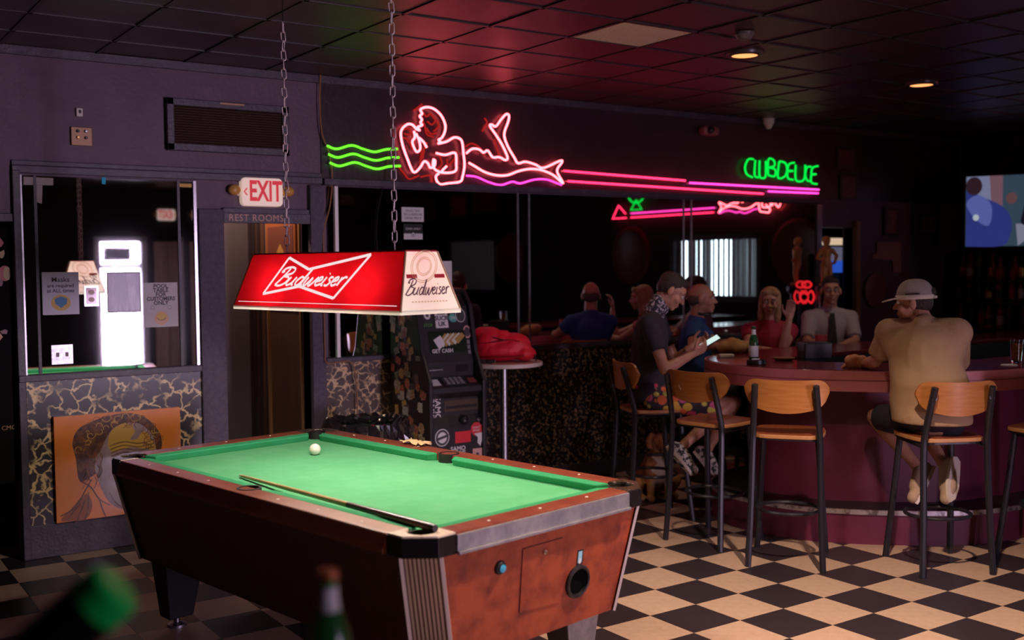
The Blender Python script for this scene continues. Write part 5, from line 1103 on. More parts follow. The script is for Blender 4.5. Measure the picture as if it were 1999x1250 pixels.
# ---- man in black with the phone
J = dict(head=A(1311, 569, 7.33), neck=A(1277, 612, 7.35), chest=A(1270, 656, 7.35), belly=A(1266, 712, 7.35), pelvis=A(1268, 768, 7.35), shR=A(1268, 632, 7.17), shL=A(1284, 628, 7.52),
         elR=A(1297, 722, 7.08), wrR=A(1352, 692, 7.17), elL=A(1318, 706, 7.55), wrL=A(1349, 678, 7.40), hipR=A(1276, 784, 7.25), hipL=A(1284, 780, 7.45), knR=A(1424, 790, 7.22), knL=A(1432, 786, 7.44),
         anR=A(1327, 876, 7.14), anL=A(1378, 884, 7.46), toeR=A(1354, 918, 7.10), toeL=A(1398, 918, 7.40))
hf = rr*.80-UP*.55-aw*.10; hu = rr*.50+UP*.85
m1, B, P = person('man in black shirt and floral shorts looking down at his phone', J, hf, hu, 1.0, m_skin, m_blackc, m_flor, (m_sneak, m_sole), .60, .84,
                  [('R', rr*.85+UP*.45+aw*.25, UP*.4-rr*.1+aw*.6, 1, .62), ('L', rr*.85+UP*.40-aw*.15, UP*.5-aw*.6, -1, .62)])
hair(m1, P, B, SHORT, m_dkhair); eyes(m1, P)
mb = MB(); mb.chain([P(0, -.028, -.105), J['neck']], [.064, .078]); mb.cap(P(0, .015, -.128), P(0, -.02, -.12), .046, .055)
blob('neck_gaiter', mb, .008, M('black_white_patterned_cloth', (.03, .025, .04), .8, mix=(60, (.55, .48, .52), .52, .56)), m1, 2)
pc_ = A(1386, 668, 7.26); fwd_ = (rr*.86+UP*.50).normalized()
nrm_ = (aw*-.35-rr*.45+UP*.80).normalized(); xx = fwd_.cross(nrm_).normalized(); nn_ = xx.cross(fwd_); Bp = Matrix((xx, fwd_, nn_)).transposed()
ph = thing('phone', 'lit phone held in the hands of the man in black', 'phone', pc_); MB().box(pc_, (.072, .148, .009), Bp).build('case', m_blackp, ph, bev=.003); MB().box(pc_+nn_*.005, (.064, .136, .0012), Bp).build('screen', glow('phone_screen', (.75, .95, .9), .9), ph)
# ---- man in khaki with the trucker cap
m_khaki = M('khaki_cotton', (.42, .27, .15), .85, mix=(5, (.37, .235, .13)), bump=(10, .9)); m_navy = M('navy_cotton', (.014, .013, .026), .8, bump=(12, .5))
J = dict(head=A(1798, 592, 6.17), neck=A(1818, 632, 6.10), chest=A(1821, 690, 6.08), belly=A(1830, 762, 6.02), pelvis=A(1834, 812, 6.0), shL=A(1750, 652, 6.26), shR=A(1884, 652, 6.0),
         elL=A(1722, 708, 6.36), wrL=A(1696, 714, 6.55), elR=A(1886, 728, 6.22), wrR=A(1836, 711, 6.52), hipL=A(1798, 826, 6.12), hipR=A(1862, 828, 5.98), knL=A(1722, 818, 6.42), knR=A(1806, 818, 6.46),
         anL=A(1796, 918, 6.30), anR=A(1846, 916, 6.20), toeL=A(1782, 972, 6.16), toeR=A(1846, 974, 6.10))
for k_ in J: J[k_] = J[k_]+V((.46, .89, 0))*(.085 if k_[:2] not in ('to', 'an') else 0)
hf = -rr*.86+aw*.50-UP*.05; hu = UP
m2, B, P = person('heavy man in khaki shirt and trucker cap seen from behind at the bar', J, hf, hu, 1.30, m_skin, m_khaki, m_navy, (M('tan_canvas_shoe', (.40, .27, .18), .8), m_sole), .80, .86,
                  [('L', -rr*.9+aw*.45, -UP*.8+aw*.2, 1, .75), ('R', -rr*.6+aw*.7, -UP, -1, .6)], tail=1, hs=1.0)
eyes(m2, P)
hair(m2, P, B, [(0, -.05, .0, .076, .060, .062), (-.05, -.03, .005, .030, .05, .045), (.05, -.03, .005, .030, .05, .045)], m_dkhair)
m_cap = M('cream_cap_cotton', (.60, .50, .42), .8); m_mesh = M('grey_cap_mesh', (.34, .28, .26), .8, bump=(160, .8))
cp = thing('cap', '', '', J['head']); del cp['label'], cp['category']
mb = MB(); n1, n2 = 28, 9; vs_ = []
for k in range(n2):
    ph_ = (math.pi/2)*k/(n2-1)
    for i in range(n1):
        a = 2*math.pi*i/n1; c_ = math.cos(ph_)**.75; vs_.append(P(.086*c_*math.cos(a), -.010+.106*c_*math.sin(a), .032+.106*math.sin(ph_)))
mb.add(vs_, [(k*n1+i, k*n1+(i+1) % n1, (k+1)*n1+(i+1) % n1, (k+1)*n1+i) for k in range(n2-1) for i in range(n1)])
capo = mb.build('cap', m_mesh, m2, 'all'); bpy.data.objects.remove(cp); s_ = capo.modifiers.new('s', 'SOLIDIFY'); s_.thickness = .004
mb = MB(); 
cb = [(a, z, r_) for z, r_ in ((.020, .0865), (.020, .090), (.046, .090), (.046, .0865)) for a in range(28)]
mb.add([P(r_*math.cos(2*math.pi*a/28), -.010+(r_+.020)*math.sin(2*math.pi*a/28), z) for a, z, r_ in cb], [(q*28+i, q*28+(i+1) % 28, ((q+1) % 4)*28+(i+1) % 28, ((q+1) % 4)*28+i) for q in range(4) for i in range(28)]); mb.build('cap_band', m_cap, capo, 'all')
mb = MB(); ol = [P(x, y, z) for x, y, z in ((-.082, .060, .030), (-.072, .125, .020), (-.040, .165, .010), (0, .178, .006), (.040, .165, .010), (.072, .125, .020), (.082, .060, .030))]; mb.extr(ol, (B @ V((0, 0, .007)))); mb.build('cap_brim', m_cap, capo)
mb = MB(); mb.ribbon([P(.0, -.010+.112*math.sin(a), .032+.098*math.cos(a)) for a in [R(-62+i*10) for i in range(12)]], .012, B @ V((1, 0, 0))); 
mb = MB(); mb.ell(P(0, -.112, .058), (.034, .014, .026), B); mb.build('cap_opening', m_dkhair, capo, 'all')
mb = MB(); mb.box(P(0, -.122, .028), (.06, .008, .014), B); mb.build('cap_strap', m_cap, capo)
mb = MB(); mb.tube(cr_spline([P(-.094, .03, .052), P(-.096, -.01, .052), P(-.092, -.05, .052)], 4), .005, 6); mb.build('sunglasses_arm', m_blackp, capo)
mb = MB()
for k in range(8): mb.ell(A(1672+random.uniform(-14, 14), 707+random.uniform(-5, 6), 6.62), .035)
tag(blob('food_basket', mb, .010, M('orange_red_snack', (.70, .20, .07), .7, mix=(24, (.62, .34, .18)), bump=(30, .8)), None, 2), 'heap of orange snacks on the bar by the hand of the man in the cap', 'food')
# ---- the three on the far side
def sit(h, face, lean=0.0, dz=0.0):
    """generic seated joints from head position and facing direction"""
    f_ = V(face); f_.z = 0; f_.normalize(); r_ = f_.cross(UP); h = V(h)
    J = dict(head=h, neck=h-UP*.155-f_*.045, chest=h-UP*.33-f_*.055, belly=h-UP*.52-f_*.06, pelvis=h-UP*.68-f_*.06)
    J['shR'] = h-UP*.235-f_*.05+r_*.17; J['shL'] = h-UP*.235-f_*.05-r_*.17
    for s, k in (('R', 1), ('L', -1)):
        J['hip'+s] = J['pelvis']+r_*k*.09-UP*.03; J['kn'+s] = J['hip'+s]+f_*.36+r_*k*.04; J['an'+s] = J['kn'+s]-UP*.42-f_*.08; J['toe'+s] = J['an'+s]+f_*.16-UP*.05
        J['el'+s] = J['sh'+s]-UP*.27+f_*.09+r_*k*.04; J['wr'+s] = J['el'+s]+f_*.22-r_*k*.08+UP*.02
    return J, f_, r_
m_blue = M('royal_blue_polo', (.018, .075, .27), .8, mix=(8, (.014, .06, .22)), bump=(12, .6)); m_jean = M('dark_trousers', (.02, .02, .03), .85)
hd = A(1371, 584, 8.45); J, f_, r_ = sit(hd, rr*.93-aw*.25)
J['elR'] = A(1352, 676, 8.18); J['wrR'] = A(1408, 675, 8.10); J['wrL'] = A(1432, 668, 8.25); J['elL'] = A(1400, 674, 8.5)
m3, B, P = person('bald man in a blue polo turned right on the far side of the bar', J, rr*.95-aw*.22+UP*.02, UP, 1.05, m_skin, m_blue, m_jean, (m_blackp, m_blackp), .62, 1.04, [('R', rr+UP*.05, -UP, 1, .5), ('L', rr-aw*.2, -UP, -1, .5)], .008); eyes(m3, P)
hair(m3, P, B, [(0, -.062, -.002, .074, .052, .055), (-.052, -.03, .0, .030, .05, .035), (.052, -.03, .0, .030, .05, .035)], M('grey_stubble', (.10, .07, .06), .8))
mb = MB(); mb.tube(cr_spline([P(-.06, -.03, -.11), P(-.04, .05, -.125), P(.04, .05, -.125), P(.06, -.03, -.11)], 5), .012, 8); mb.build('neck_strap', m_blackp, m3, 'all')
hd = A(1503, 590, 8.75); J, f_, r_ = sit(hd, -aw*.97-rr*.18)
J['elL'] = A(1528, 682, 8.50); J['wrL'] = A(1541, 622, 8.46); J['elR'] = A(1464, 684, 8.62); J['wrR'] = A(1500, 684, 8.35)
m4_, B, P = person('blonde woman in a red top raising one hand, facing the camera', J, -aw*.95-rr*.25-UP*.06, UP+rr*.05, .88, m_skin2, M('crimson_top', (.36, .012, .045), .7, bump=(12, .5)), m_jean, (m_blackp, m_blackp), .40, 1.04, [('L', UP*.95+rr*.1, -aw-rr*.2, -1, .55), ('R', rr*.8-aw*.3, -UP, 1, .5)], .008, .95, .92); eyes(m4_, P, .95)
hair(m4_, P, B, [(0, -.03, .045, .086, .094, .085), (-.068, -.012, -.03, .028, .055, .095), (.068, -.012, -.03, .028, .055, .095), (-.066, -.02, -.11, .032, .05, .07), (.066, -.02, -.11, .032, .05, .07), (0, -.07, -.06, .075, .05, .12), (-.04, .055, .085, .04, .03, .028), (.03, .058, .09, .04, .028, .024)], M('blonde_hair', (.50, .31, .15), .5, mix=(30, (.36, .2, .09)), stretch=(3, 3, .4), bump=(90, .8)))
hd = A(1622, 568, 9.12); J, f_, r_ = sit(hd, -aw*.98-rr*.1)
J['elR'] = A(1576, 668, 9.02); J['wrR'] = A(1606, 674, 8.74); J['elL'] = A(1670, 666, 9.0); J['wrL'] = A(1648, 672, 8.74)
m5, B, P = person('man in a pale shirt and dark tie at the far end of the bar', J, -aw*.97-rr*.15, UP, 1.06, m_skin, M('pale_grey_shirt', (.36, .31, .34), .8, bump=(10, .6)), m_jean, (m_blackp, m_blackp), .85, 1.04, [('R', rr*.5-aw*.7, -UP, 1, .5), ('L', -rr*.5-aw*.7, -UP, -1, .5)], .008); eyes(m5, P)
hair(m5, P, B, SHORT, m_dkhair)
n_ = J['neck']+f_*.075; mb = MB(); mb.extr([n_+r_*x+UP*z+f_*(.03+y) for x, z, y in ((-.018, -.03, .0), (.018, -.03, 0), (.035, -.30, .065), (0, -.36, .065), (-.035, -.30, .065))], f_*.012); mb.build('tie', m_blackc, m5)
g_ = MB()
for sx in (-1, 1): g_.tube([P(sx*.030+.020*math.cos(a), .096, .004+.016*math.sin(a)) for a in [2*math.pi*i/14 for i in range(14)]], .002, 6, closed=True)
g_.tube([P(-.010, .098, .006), P(.010, .098, .006)], .002, 6); g_.build('glasses', m_blackp, m5)
for (x, y, fx, fy, lb) in ((A(1371, 584, 8.45).x-.03, A(1371, 584, 8.45).y+.04, .8, -.6, 'bar stool under the man in the blue polo'), (A(1503, 590, 8.75).x+.03, A(1503, 590, 8.75).y+.06, -.6, -.8, 'bar stool under the blonde woman'), (A(1622, 568, 9.12).x+.03, A(1622, 568, 9.12).y+.05, -.6, -.8, 'bar stool under the man with the dark tie')): put_stool(x, y, fx, fy, lb)
# ================================================================== DOG
dg = atZ(1286, 976, 0); df = (-aw*.95+rr*.18).normalized(); ds = df.cross(UP)
def Q(a, b, z): return V((dg.x, dg.y, 0))+ds*a+df*b+UP*z        # a: its right, b: forward
mb = MB(); mb.ell(Q(0, -.16, .13), .125); mb.cap(Q(0, -.14, .15), Q(0, -.02, .27), .115, .105); mb.cap(Q(0, -.02, .27), Q(0, .0, .20), .10, .085); mb.cap(Q(0, -.01, .31), Q(0, .02, .39), .070, .062)
for s in (-1, 1):
    mb.chain([Q(s*.065, .01, .25), Q(s*.068, .02, .14), Q(s*.066, .015, .06), Q(s*.066, .02, .025)], [.048, .034, .026, .026]); mb.chain([Q(s*.066, .02, .022), Q(s*.068, .06, .020)], [.028, .026])
    mb.chain([Q(s*.10, -.17, .12), Q(s*.135, -.05, .13), Q(s*.125, -.10, .04)], [.085, .055, .034]); mb.chain([Q(s*.125, -.10, .026), Q(s*.125, .0, .022)], [.028, .026])
    mb.chain([Q(s*.055, .0, .475), Q(s*.078, .005, .43), Q(s*.080, .02, .395)], [.022, .024, .016])
mb.ell(Q(0, .02, .43), (.068, .068, .062)); hd_ = (df*.85-UP*.28+ds*-.25).normalized(); mb.chain([Q(0, .05, .42), Q(0, .05, .42)+hd_*.075], [.048, .036]); mb.ell(Q(0, .05, .405)+hd_*.05, .034)
mb.chain([Q(0, -.26, .05), Q(.06, -.32, .04), Q(.14, -.32, .035)], [.026, .02, .012])
dog_m = remesh(mb, .0075, 3); dog_m.name = 'dog'; dog_m.materials.clear()
dog = link('dog', dog_m, [M('rust_brown_fur', (.32, .115, .035), .85, mix=(20, (.22, .075, .025)), bump=(90, .7)), M('pale_cream_fur', (.52, .40, .32), .85, mix=(14, (.40, .28, .21)), bump=(90, .7)), M('tan_fur', (.48, .22, .075), .85, bump=(90, .7))], None, 'all')
for p in dog_m.polygons:
    c = p.center-V((dg.x, dg.y, 0)); b = c.dot(df); a = c.dot(ds); z = c.z
    p.material_index = 1 if (b > .02 and abs(a) < .055+.02*math.sin(z*60) and .10 < z < .33) else (2 if (z < .17 and b > -.05) else 0)
    if z > .36 and b > .085 and abs(a+.02) < .03: p.material_index = 2
tag(dog, 'brown and cream dog sitting on the floor beside the bar stools', 'dog')
MB().tube([Q(.082*math.cos(t_), .01+.082*math.sin(t_), .335+.016*math.sin(t_)) for t_ in [2*math.pi*i/20 for i in range(20)]], .010, 8, closed=True).build('collar', m_strap, dog, 'all')
MB().ell(Q(0, .05, .42)+hd_*.112+UP*.006, (.013, .010, .010)).build('nose', m_blackp, dog, 'all')
for s in (-1, 1): MB().ell(Q(s*.030-.012, .075, .445), .009, None, 10, 8).build('eye', m_ink, dog, 'all')
# ================================================================== RIGHT-HAND BACKGROUND
# fridge in the alcove, lit inside
FX0_, FX1_, FYf = 8.44, 9.0, 7.2
fg = thing('bottle_fridge', 'glass-front fridge lit blue-white in the alcove beyond the mirror', 'fridge', (8.72, 7.45, 0))
mb = MB(); mb.bb(FX0_, FX0_+.03, FYf, 7.72, 0, 2.0); mb.bb(FX1_-.03, FX1_, FYf, 7.72, 0, 2.0); mb.bb(FX0_, FX1_, 7.69, 7.72, 0, 2.0); mb.bb(FX0_, FX1_, FYf, 7.72, 0, .2); mb.bb(FX0_, FX1_, FYf, 7.72, 1.97, 2.0); mb.build('cabinet', m_blackp, fg)
MB().bb(FX0_+.03, FX1_-.03, 7.67, 7.685, .25, 1.75).build('light_panel', glow('cold_fridge_light', (.12, .38, .9), .32), fg)
MB().bb(FX0_+.02, FX1_-.02, FYf-.02, FYf+.03, 1.90, 1.97).build('header_light', glow('warm_header_light', (1, .72, .5), .65), fg)
MB().bb(FX0_+.02, FX1_-.02, FYf-.02, FYf+.02, 1.74, 1.88).build('header_panel', glow('mauve_header', (.42, .40, .62), .22), fg); MB().bb(FX0_+.02, FX1_-.02, FYf-.025, FYf+.02, 1.62, 1.74).build('header_stripe', glow('blue_header', (.03, .12, .75), .6), fg)
for z in (.55, .88, 1.21): MB().bb(FX0_+.03, FX1_-.03, FYf+.08, 7.66, z-.012, z).build('shelf', M('white_wire_shelf', (.5, .6, .7), .4), fg)
fb = [M('pale_blue_drink', (.25, .5, .75), .2), M('clear_drink', (.55, .6, .68), .2), M('violet_drink', (.4, .25, .5), .2)]
proto = MB().lathe([(.026, 0), (.028, .01), (.028, .13), (.012, .175), (.012, .20), (.0004, .20)], 14).mesh('bottle')
k = 0
for zi, z in enumerate((.55, .88, 1.21)):
    for i in range(6):
        me = proto.copy(); me.materials.clear(); o = link('fridge_bottle', me, fb[(i*2+k) % 3], None, True, loc=(FX0_+.085+i*.078, FYf+.14, z)); tag(o, 'small chilled bottle, '+('first', 'second', 'third', 'fourth', 'fifth', 'sixth')[i]+' from the left on the '+('bottom', 'middle', 'top')[zi]+' fridge shelf', 'bottle', 'bottles in the fridge'); k += 1
# gilded statuette on a pedestal
sp = atY(1613, 560, 6.66); sx_, sy_, sz_ = sp.x, 6.66, sp.z
pd = thing('pedestal', 'tall dark pedestal carrying the gilded statuette', 'pedestal', (sx_, sy_, 0)); MB().lathe([(.11, 0), (.11, .04), (.07, .07), (.06, .6), (.07, sz_-.07), (.10, sz_-.04), (.10, sz_), (.0004, sz_)], 20, (sx_, sy_, 0)).build('column', m_blackp, pd, True)
S_ = lambda x, y, z: V((sx_, sy_, sz_))+rr*x-aw*y+UP*z
mb = MB(); mb.ell(S_(0, 0, .02), (.07, .07, .022)); mb.chain([S_(-.025, 0, .03), S_(-.03, .01, .12), S_(-.02, 0, .21)], [.022, .028, .035]); mb.chain([S_(.025, 0, .03), S_(.028, .015, .12), S_(.02, 0, .21)], [.022, .028, .035]); mb.chain([S_(0, 0, .21), S_(0, 0, .27), S_(0, 0, .34)], [.045, .040, .050]); mb.chain([S_(-.055, 0, .34), S_(-.085, .01, .27), S_(-.03, .04, .25)], [.02, .017, .014]); mb.chain([S_(.055, 0, .34), S_(.095, 0, .29), S_(.07, .02, .22)], [.02, .017, .014]); mb.chain([S_(0, 0, .36), S_(0, 0, .40)], [.022, .022]); mb.ell(S_(0, 0, .42), (.034, .036, .042)); mb.ell(S_(0, -.01, .44), (.042, .042, .034))
tag(blob('statuette', mb, .007, M('gilded_plaster', (.70, .36, .10), .4, .3), None, 2), 'gilded standing statuette in front of the fridge', 'statue')
# clock, pictures, papers on the far wall
cp_ = atY(1711, 567, WY-.03); ck = thing('wall_clock', 'round red-rimmed wall clock behind the man in the cap', 'clock', (cp_.x, WY-.03, cp_.z)); f4 = wallF((cp_.x, WY, cp_.z))
for nm, pr, mt in (('face', [(.15, 0), (.15, .02), (.0004, .02)], M('black_dial', (.02, .015, .018), .3)), ('rim', [(.15, 0), (.172, 0), (.172, .03), (.15, .035)], M('dull_red_rim', (.20, .05, .06), .4))):
    mb = MB().lathe(pr, 30); mb.v = [tuple(f4 @ V(v)) for v in mb.v]; mb.build(nm, mt, ck, True)
for i in range(12): a = i*math.pi/6; flat(shift(f4, 0, 0, .0205), [(math.cos(a)*.125+u*math.cos(a)*.014-v*math.sin(a)*.004, math.sin(a)*.125+u*math.sin(a)*.014+v*math.cos(a)*.004) for u, v in ((-1, -1), (1, -1), (1, 1), (-1, 1))], m_redink, ck, 'hour_mark')
for a, l_ in ((R(60), .075), (R(200), .10)): flat(shift(f4, 0, 0, .022), [(-.004*math.sin(a), .004*math.cos(a)), (.004*math.sin(a), -.004*math.cos(a)), (l_*math.cos(a), l_*math.sin(a))], m_redink, ck, 'hand')
flat(shift(f4, 0, 0, .021), ngon(0, -.01, .045, .05), M('red_emblem', (.25, .02, .03), .5), ck, 'emblem')
def picture(label, q, c, fc=(.06, .02, .02), Y=WY-.006):
    q = [atY(x, y, Y) for x, y in q]; c0 = (q[0]+q[2])/2; w = abs(q[1].x-q[0].x); h = abs(q[0].z-q[3].z); t = thing('framed_picture', label, 'picture', (c0.x, WY, c0.z)); f4 = wallF((c0.x, WY-.012, c0.z))
    plate(f4, rc(w, h), .02, 'frame', M('frame_%d' % int(fc[0]*1000), fc, .4), t, .004); plate(shift(f4, 0, 0, .02), rc(w-.05, h-.05), .002, 'print', M('print_%d_%d' % (int(c[0]*1000), int(c[1]*1000)), c, .5, mix=(9, tuple(v*.4 for v in c))), t)
picture('red framed poster beside the green neon lettering', ((1631, 290), (1665, 290), (1665, 330), (1631, 330)), (.26, .04, .04)); picture('second red poster, under the first one beside the neon lettering', ((1637, 341), (1669, 341), (1669, 390), (1637, 390)), (.24, .06, .06))
picture('narrow red picture on the far wall left of the square one', ((1724, 406), (1749, 406), (1749, 460), (1724, 460)), (.34, .09, .07)); picture('square pink picture on the far wall', ((1792, 418), (1825, 418), (1825, 457), (1792, 457)), (.42, .15, .15))
q = [atY(x, y, WY-.015) for x, y in ((1712, 473), (1759, 473), (1759, 532), (1745, 532), (1742, 508), (1702, 505), (1702, 498), (1712, 495))]; tag(MB().extr(q, (0, .002, 0)).build('paper_sheet', M('pinkish_paper', (.42, .17, .17), .8)), 'torn pinkish paper sheet above the wall clock', 'paper')
p = atY(1376, 257, WY); t = thing('wall_camera', 'dome security camera with a dull red housing above the mirror', 'camera', (p.x, WY, p.z)); MB().box((p.x, WY-.05, p.z), (.19, .09, .085)).build('housing', M('dull_red_housing', (.30, .09, .08), .4), t, bev=.03); MB().ell((p.x-.03, WY-.10, p.z), .034).build('lens', m_blackp, t, 'all')  # housing in one even dull red
p = atY(1497, 241, WY-.06); t = thing('wall_spotlight', 'small pale spotlight bracket above the green neon lettering', 'spotlight', (p.x, WY, p.z)); MB().lathe([(.02, 0), (.05, .05), (.055, .11), (.0004, .11)], 18, (p.x, WY-.08, p.z-.05)).build('shade', m_cream, t, True); MB().tube([(p.x, WY, p.z+.03), (p.x, WY-.08, p.z+.05)], .008, 8).build('arm', m_black, t)
p = atZ(1453, 62, CZ); t = thing('smoke_detector', 'small smoke detector on the ceiling near the first downlight', 'detector', (p.x, p.y, CZ)); MB().lathe([(.055, 0), (.055, -.015), (.035, -.04), (.0004, -.042)], 20, (p.x, p.y, CZ-.004)).build('case', M('smoky_plastic', (.10, .07, .07), .4), t, True)
# television on a bracket in the corner
tvc = atD(2010, 410, 10.4); tvn = (EYEP-tvc); tvn.z = 0; tvn = (tvn.normalized()*.9+V((-1, 0, 0))*.2).normalized(); f4 = frame(tvc, UP.cross(tvn), tvn)
tv = thing('television', 'television showing people in blue jackets in the upper right corner', 'television', tvc)
plate(shift(f4, 0, 0, -.05), rc(1.20, .74), .045, 'case', m_blackp, tv, .008); plate(shift(f4, 0, 0, -.004), rc(1.15, .69), .002, 'screen', glow('tv_backdrop', (.03, .05, .075), 1), tv)
def tvs(pts, c, z, s=1.0): flat(shift(f4, 0, 0, z), [(x, y) for x, y in pts], glow('tv_%d_%d_%d' % (int(c[0]*100), int(c[1]*100), int(c[2]*100)), c, s*.5), tv, 'screen_picture')
tvs([(-.57, .345), (-.30, .345), (-.28, .0), (-.57, .0)], (.30, .32, .52), .000); tvs([(-.36, .345), (-.24, .345), (-.24, -.0), (-.34, .05)], (.28, .14, .18), .001); tvs([(.0, .345), (.25, .345), (.25, -.1), (.0, .0)], (.36, .22, .28), .001)
tvs([(v.x, v.y) for v in cr_spline([(-.57, .22, 0), (-.42, .14, 0), (-.25, .05, 0), (-.16, -.08, 0), (-.17, -.25, 0), (-.25, -.345, 0), (-.57, -.345, 0)], 4, False)], (.045, .06, .32), .002); tvs([(v.x, v.y) for v in cr_spline([(-.57, .08, 0), (-.46, .16, 0), (-.34, .06, 0), (-.36, -.14, 0), (-.48, -.08, 0)], 4, True)], (.16, .20, .60), .003); tvs(ngon(-.48, -.06, .028, .032), (.7, .8, .85), .004); tvs(ngon(-.50, .25, .075, .09), (.05, .02, .03), .004)
tvs([(-.12, -.13), (.55, -.13), (.55, -.345), (.05, -.345), (-.02, -.28), (-.10, -.345)], (.34, .34, .48), .003); tvs([(v.x, v.y) for v in cr_spline([(-.02, .1, 0), (.10, .08, 0), (.16, -.04, 0), (.16, -.14, 0), (-.06, -.14, 0), (-.06, -.02, 0)], 4, True)], (.015, .012, .03), .004); tvs(ngon(.05, .12, .045, .06), (.22, .10, .09), .005); tvs(ngon(-.16, .12, .05, .055), (.20, .09, .10), .005); tvs([(-.0, -.345), (.3, -.20), (.55, -.22), (.55, -.345)], (.03, .04, .30), .005)
MB().tube([f4 @ V((0, 0, -.05)), f4 @ V((0, .0, -.22)), V((tvc.x+.25, tvc.y, CZ))], .02, 8).build('mount_arm', m_black, tv)
# back-bar shelves and bottles on the right-hand wall
bsX = XR-.30; bb_ = thing('back_bar', 'dark back-bar shelving loaded with liquor bottles at the right edge', 'shelf', (XR-.15, 6.1, 0))
MB().bb(XR-.32, XR-.002, 5.0, 6.80, 0, .95).build('cupboard', m_blackp, bb_); zsh = [atX(1940, y, bsX).z for y in (642, 590, 548)]
for z in zsh: MB().bb(XR-.30, XR-.002, 5.0, 6.80, z-.02, z).build('shelf_board', M('dark_shelf', (.05, .02, .02), .4), bb_)
for y in (5.0, 6.78): MB().bb(XR-.28, XR-.002, y, y+.02, .95, zsh[-1]+.3).build('upright', m_blackp, bb_)
liq = [M('amber_liquor', (.42, .13, .03), .15, trans=.2), M('ruby_liquor', (.42, .03, .02), .15, trans=.2), M('brown_liquor', (.16, .05, .02), .15, trans=.2), M('green_liquor', (.05, .15, .06), .15, trans=.2), M('clear_liquor', (.45, .36, .36), .12, trans=.3)]
lp = [MB().lathe(pr, 16).mesh('glass') for pr in ([(.035, 0), (.038, .01), (.038, .17), (.016, .21), (.014, .28), (.016, .285), (.0004, .285)], [(.042, 0), (.044, .008), (.044, .12), (.018, .17), (.014, .24), (.0004, .24)], [(.030, 0), (.032, .006), (.032, .20), (.014, .25), (.013, .31), (.0004, .31)])]
lab2 = [MB().lathe([(r_+.0006, .04), (r_+.001, .041), (r_+.001, h_), (r_+.0006, h_)], 16).mesh('label_wrap') for r_, h_ in ((.038, .13), (.044, .10), (.032, .14))]
ORD = ('first', 'second', 'third', 'fourth', 'fifth', 'sixth', 'seventh', 'eighth', 'ninth', 'tenth', 'eleventh', 'twelfth', 'thirteenth')
random.seed(21); cnt = 0; words = ('amber', 'ruby red', 'dark brown', 'green', 'clear')
for si, z in enumerate(zsh):
    for i in range(13):
        y = 6.72-i*.115; c = random.randrange(5); s = random.randrange(3); me = lp[s].copy(); me.materials.clear()
        t = thing('liquor_bottle', words[c]+' liquor bottle, '+ORD[i]+' from the wall corner on the '+('bottom', 'middle', 'top')[si]+' back-bar shelf', 'bottle', (0, 0, 0), group='bottles on the back bar'); local(link('glass', me, liq[c], None, True), t)
        l2 = lab2[s].copy(); l2.materials.clear(); local(link('label_wrap', l2, (m_cream, m_redink, m_gold, m_ink)[random.randrange(4)], None, True), t); t.location = (XR-.19+random.uniform(-.03, .05), y, z)
# ================================================================== SEEN ONLY IN THE MIRRORS
for n, (y, lab) in enumerate(((4.62, 'near the bar'), (1.45, 'between the two neon runs'), (-1.75, 'farthest along the wall'))):
    t = thing('round_mirror', 'round wood-framed mirror on the right-hand wall, '+lab, 'mirror', (XR, y, 1.85), group='round mirrors'); f4 = frame((XR-.004, y, 1.85), (0, -1, 0), (-1, 0, 0))
    for nm, pr, mt in (('glass', [(.34, 0), (.34, .012), (.0004, .012)], M('tinted_mirror', (.35, .45, .55), .03, 1)), ('frame', [(.33, 0), (.43, 0), (.43, .03), (.38, .05), (.33, .03)], M('red_brown_round_frame', (.16, .04, .03), .35))):
        mb = MB().lathe(pr, 36); mb.v = [tuple(f4 @ V(v)) for v in mb.v]; mb.build(nm, mt, t, True)
def refl_picture(label, q, c):
    P4 = [atY(x, y, 2*WY-YF-.02) for x, y in q]; x0, x1, z0, z1 = P4[0].x, P4[1].x, P4[2].z, P4[0].z
    t = thing('framed_picture', label, 'picture', ((x0+x1)/2, YF, z0)); f4 = frame(((x0+x1)/2, YF+.002, (z0+z1)/2), (-1, 0, 0), (0, 1, 0)); w, h = x1-x0, z1-z0
    plate(f4, rc(w, h), .025, 'frame', M('reddish_frame', (.14, .04, .03), .4), t, .004); plate(shift(f4, 0, 0, .025), rc(w-.08, h-.08), .002, 'print', M('rprint_%d' % int(c[0]*1000+c[2]*100), c, .5, mix=(6, tuple(v*.35 for v in c))), t)
def side_picture(label, q, c):
    P4 = [atX(x, y, XR-.02) for x, y in q]; y0, y1, z0, z1 = 2*WY-P4[0].y, 2*WY-P4[1].y, P4[2].z, P4[0].z
    t = thing('framed_picture', label, 'picture', (XR, (y0+y1)/2, z0)); f4 = frame((XR-.002, (y0+y1)/2, (z0+z1)/2), (0, -1, 0), (-1, 0, 0)); w, h = abs(y1-y0), z1-z0
    plate(f4, rc(w, h), .025, 'frame', M('reddish_frame', (.14, .04, .03), .4), t, .004); plate(shift(f4, 0, 0, .025), rc(w-.08, h-.08), .002, 'print', M('rprint_%d' % int(c[0]*1000+c[2]*100), c, .5, mix=(6, tuple(v*.35 for v in c))), t)
refl_picture('small grey framed picture on the street wall, reflected high in the long mirror', ((660, 367), (691, 367), (691, 403), (660, 403)), (.34, .30, .28)); refl_picture('large brown framed picture on the street wall, reflected beside the sales-tax notice', ((787, 368), (866, 368), (866, 430), (787, 430)), (.17, .08, .06)); side_picture('red framed picture on the right-hand wall, reflected under the neon lady', ((876, 381), (909, 381), (909, 424), (876, 424)), (.60, .03, .05)); side_picture('dark red framed picture on the right-hand wall, right of the bright red one', ((919, 376), (968, 376), (968, 414), (919, 414)), (.28, .02, .03))
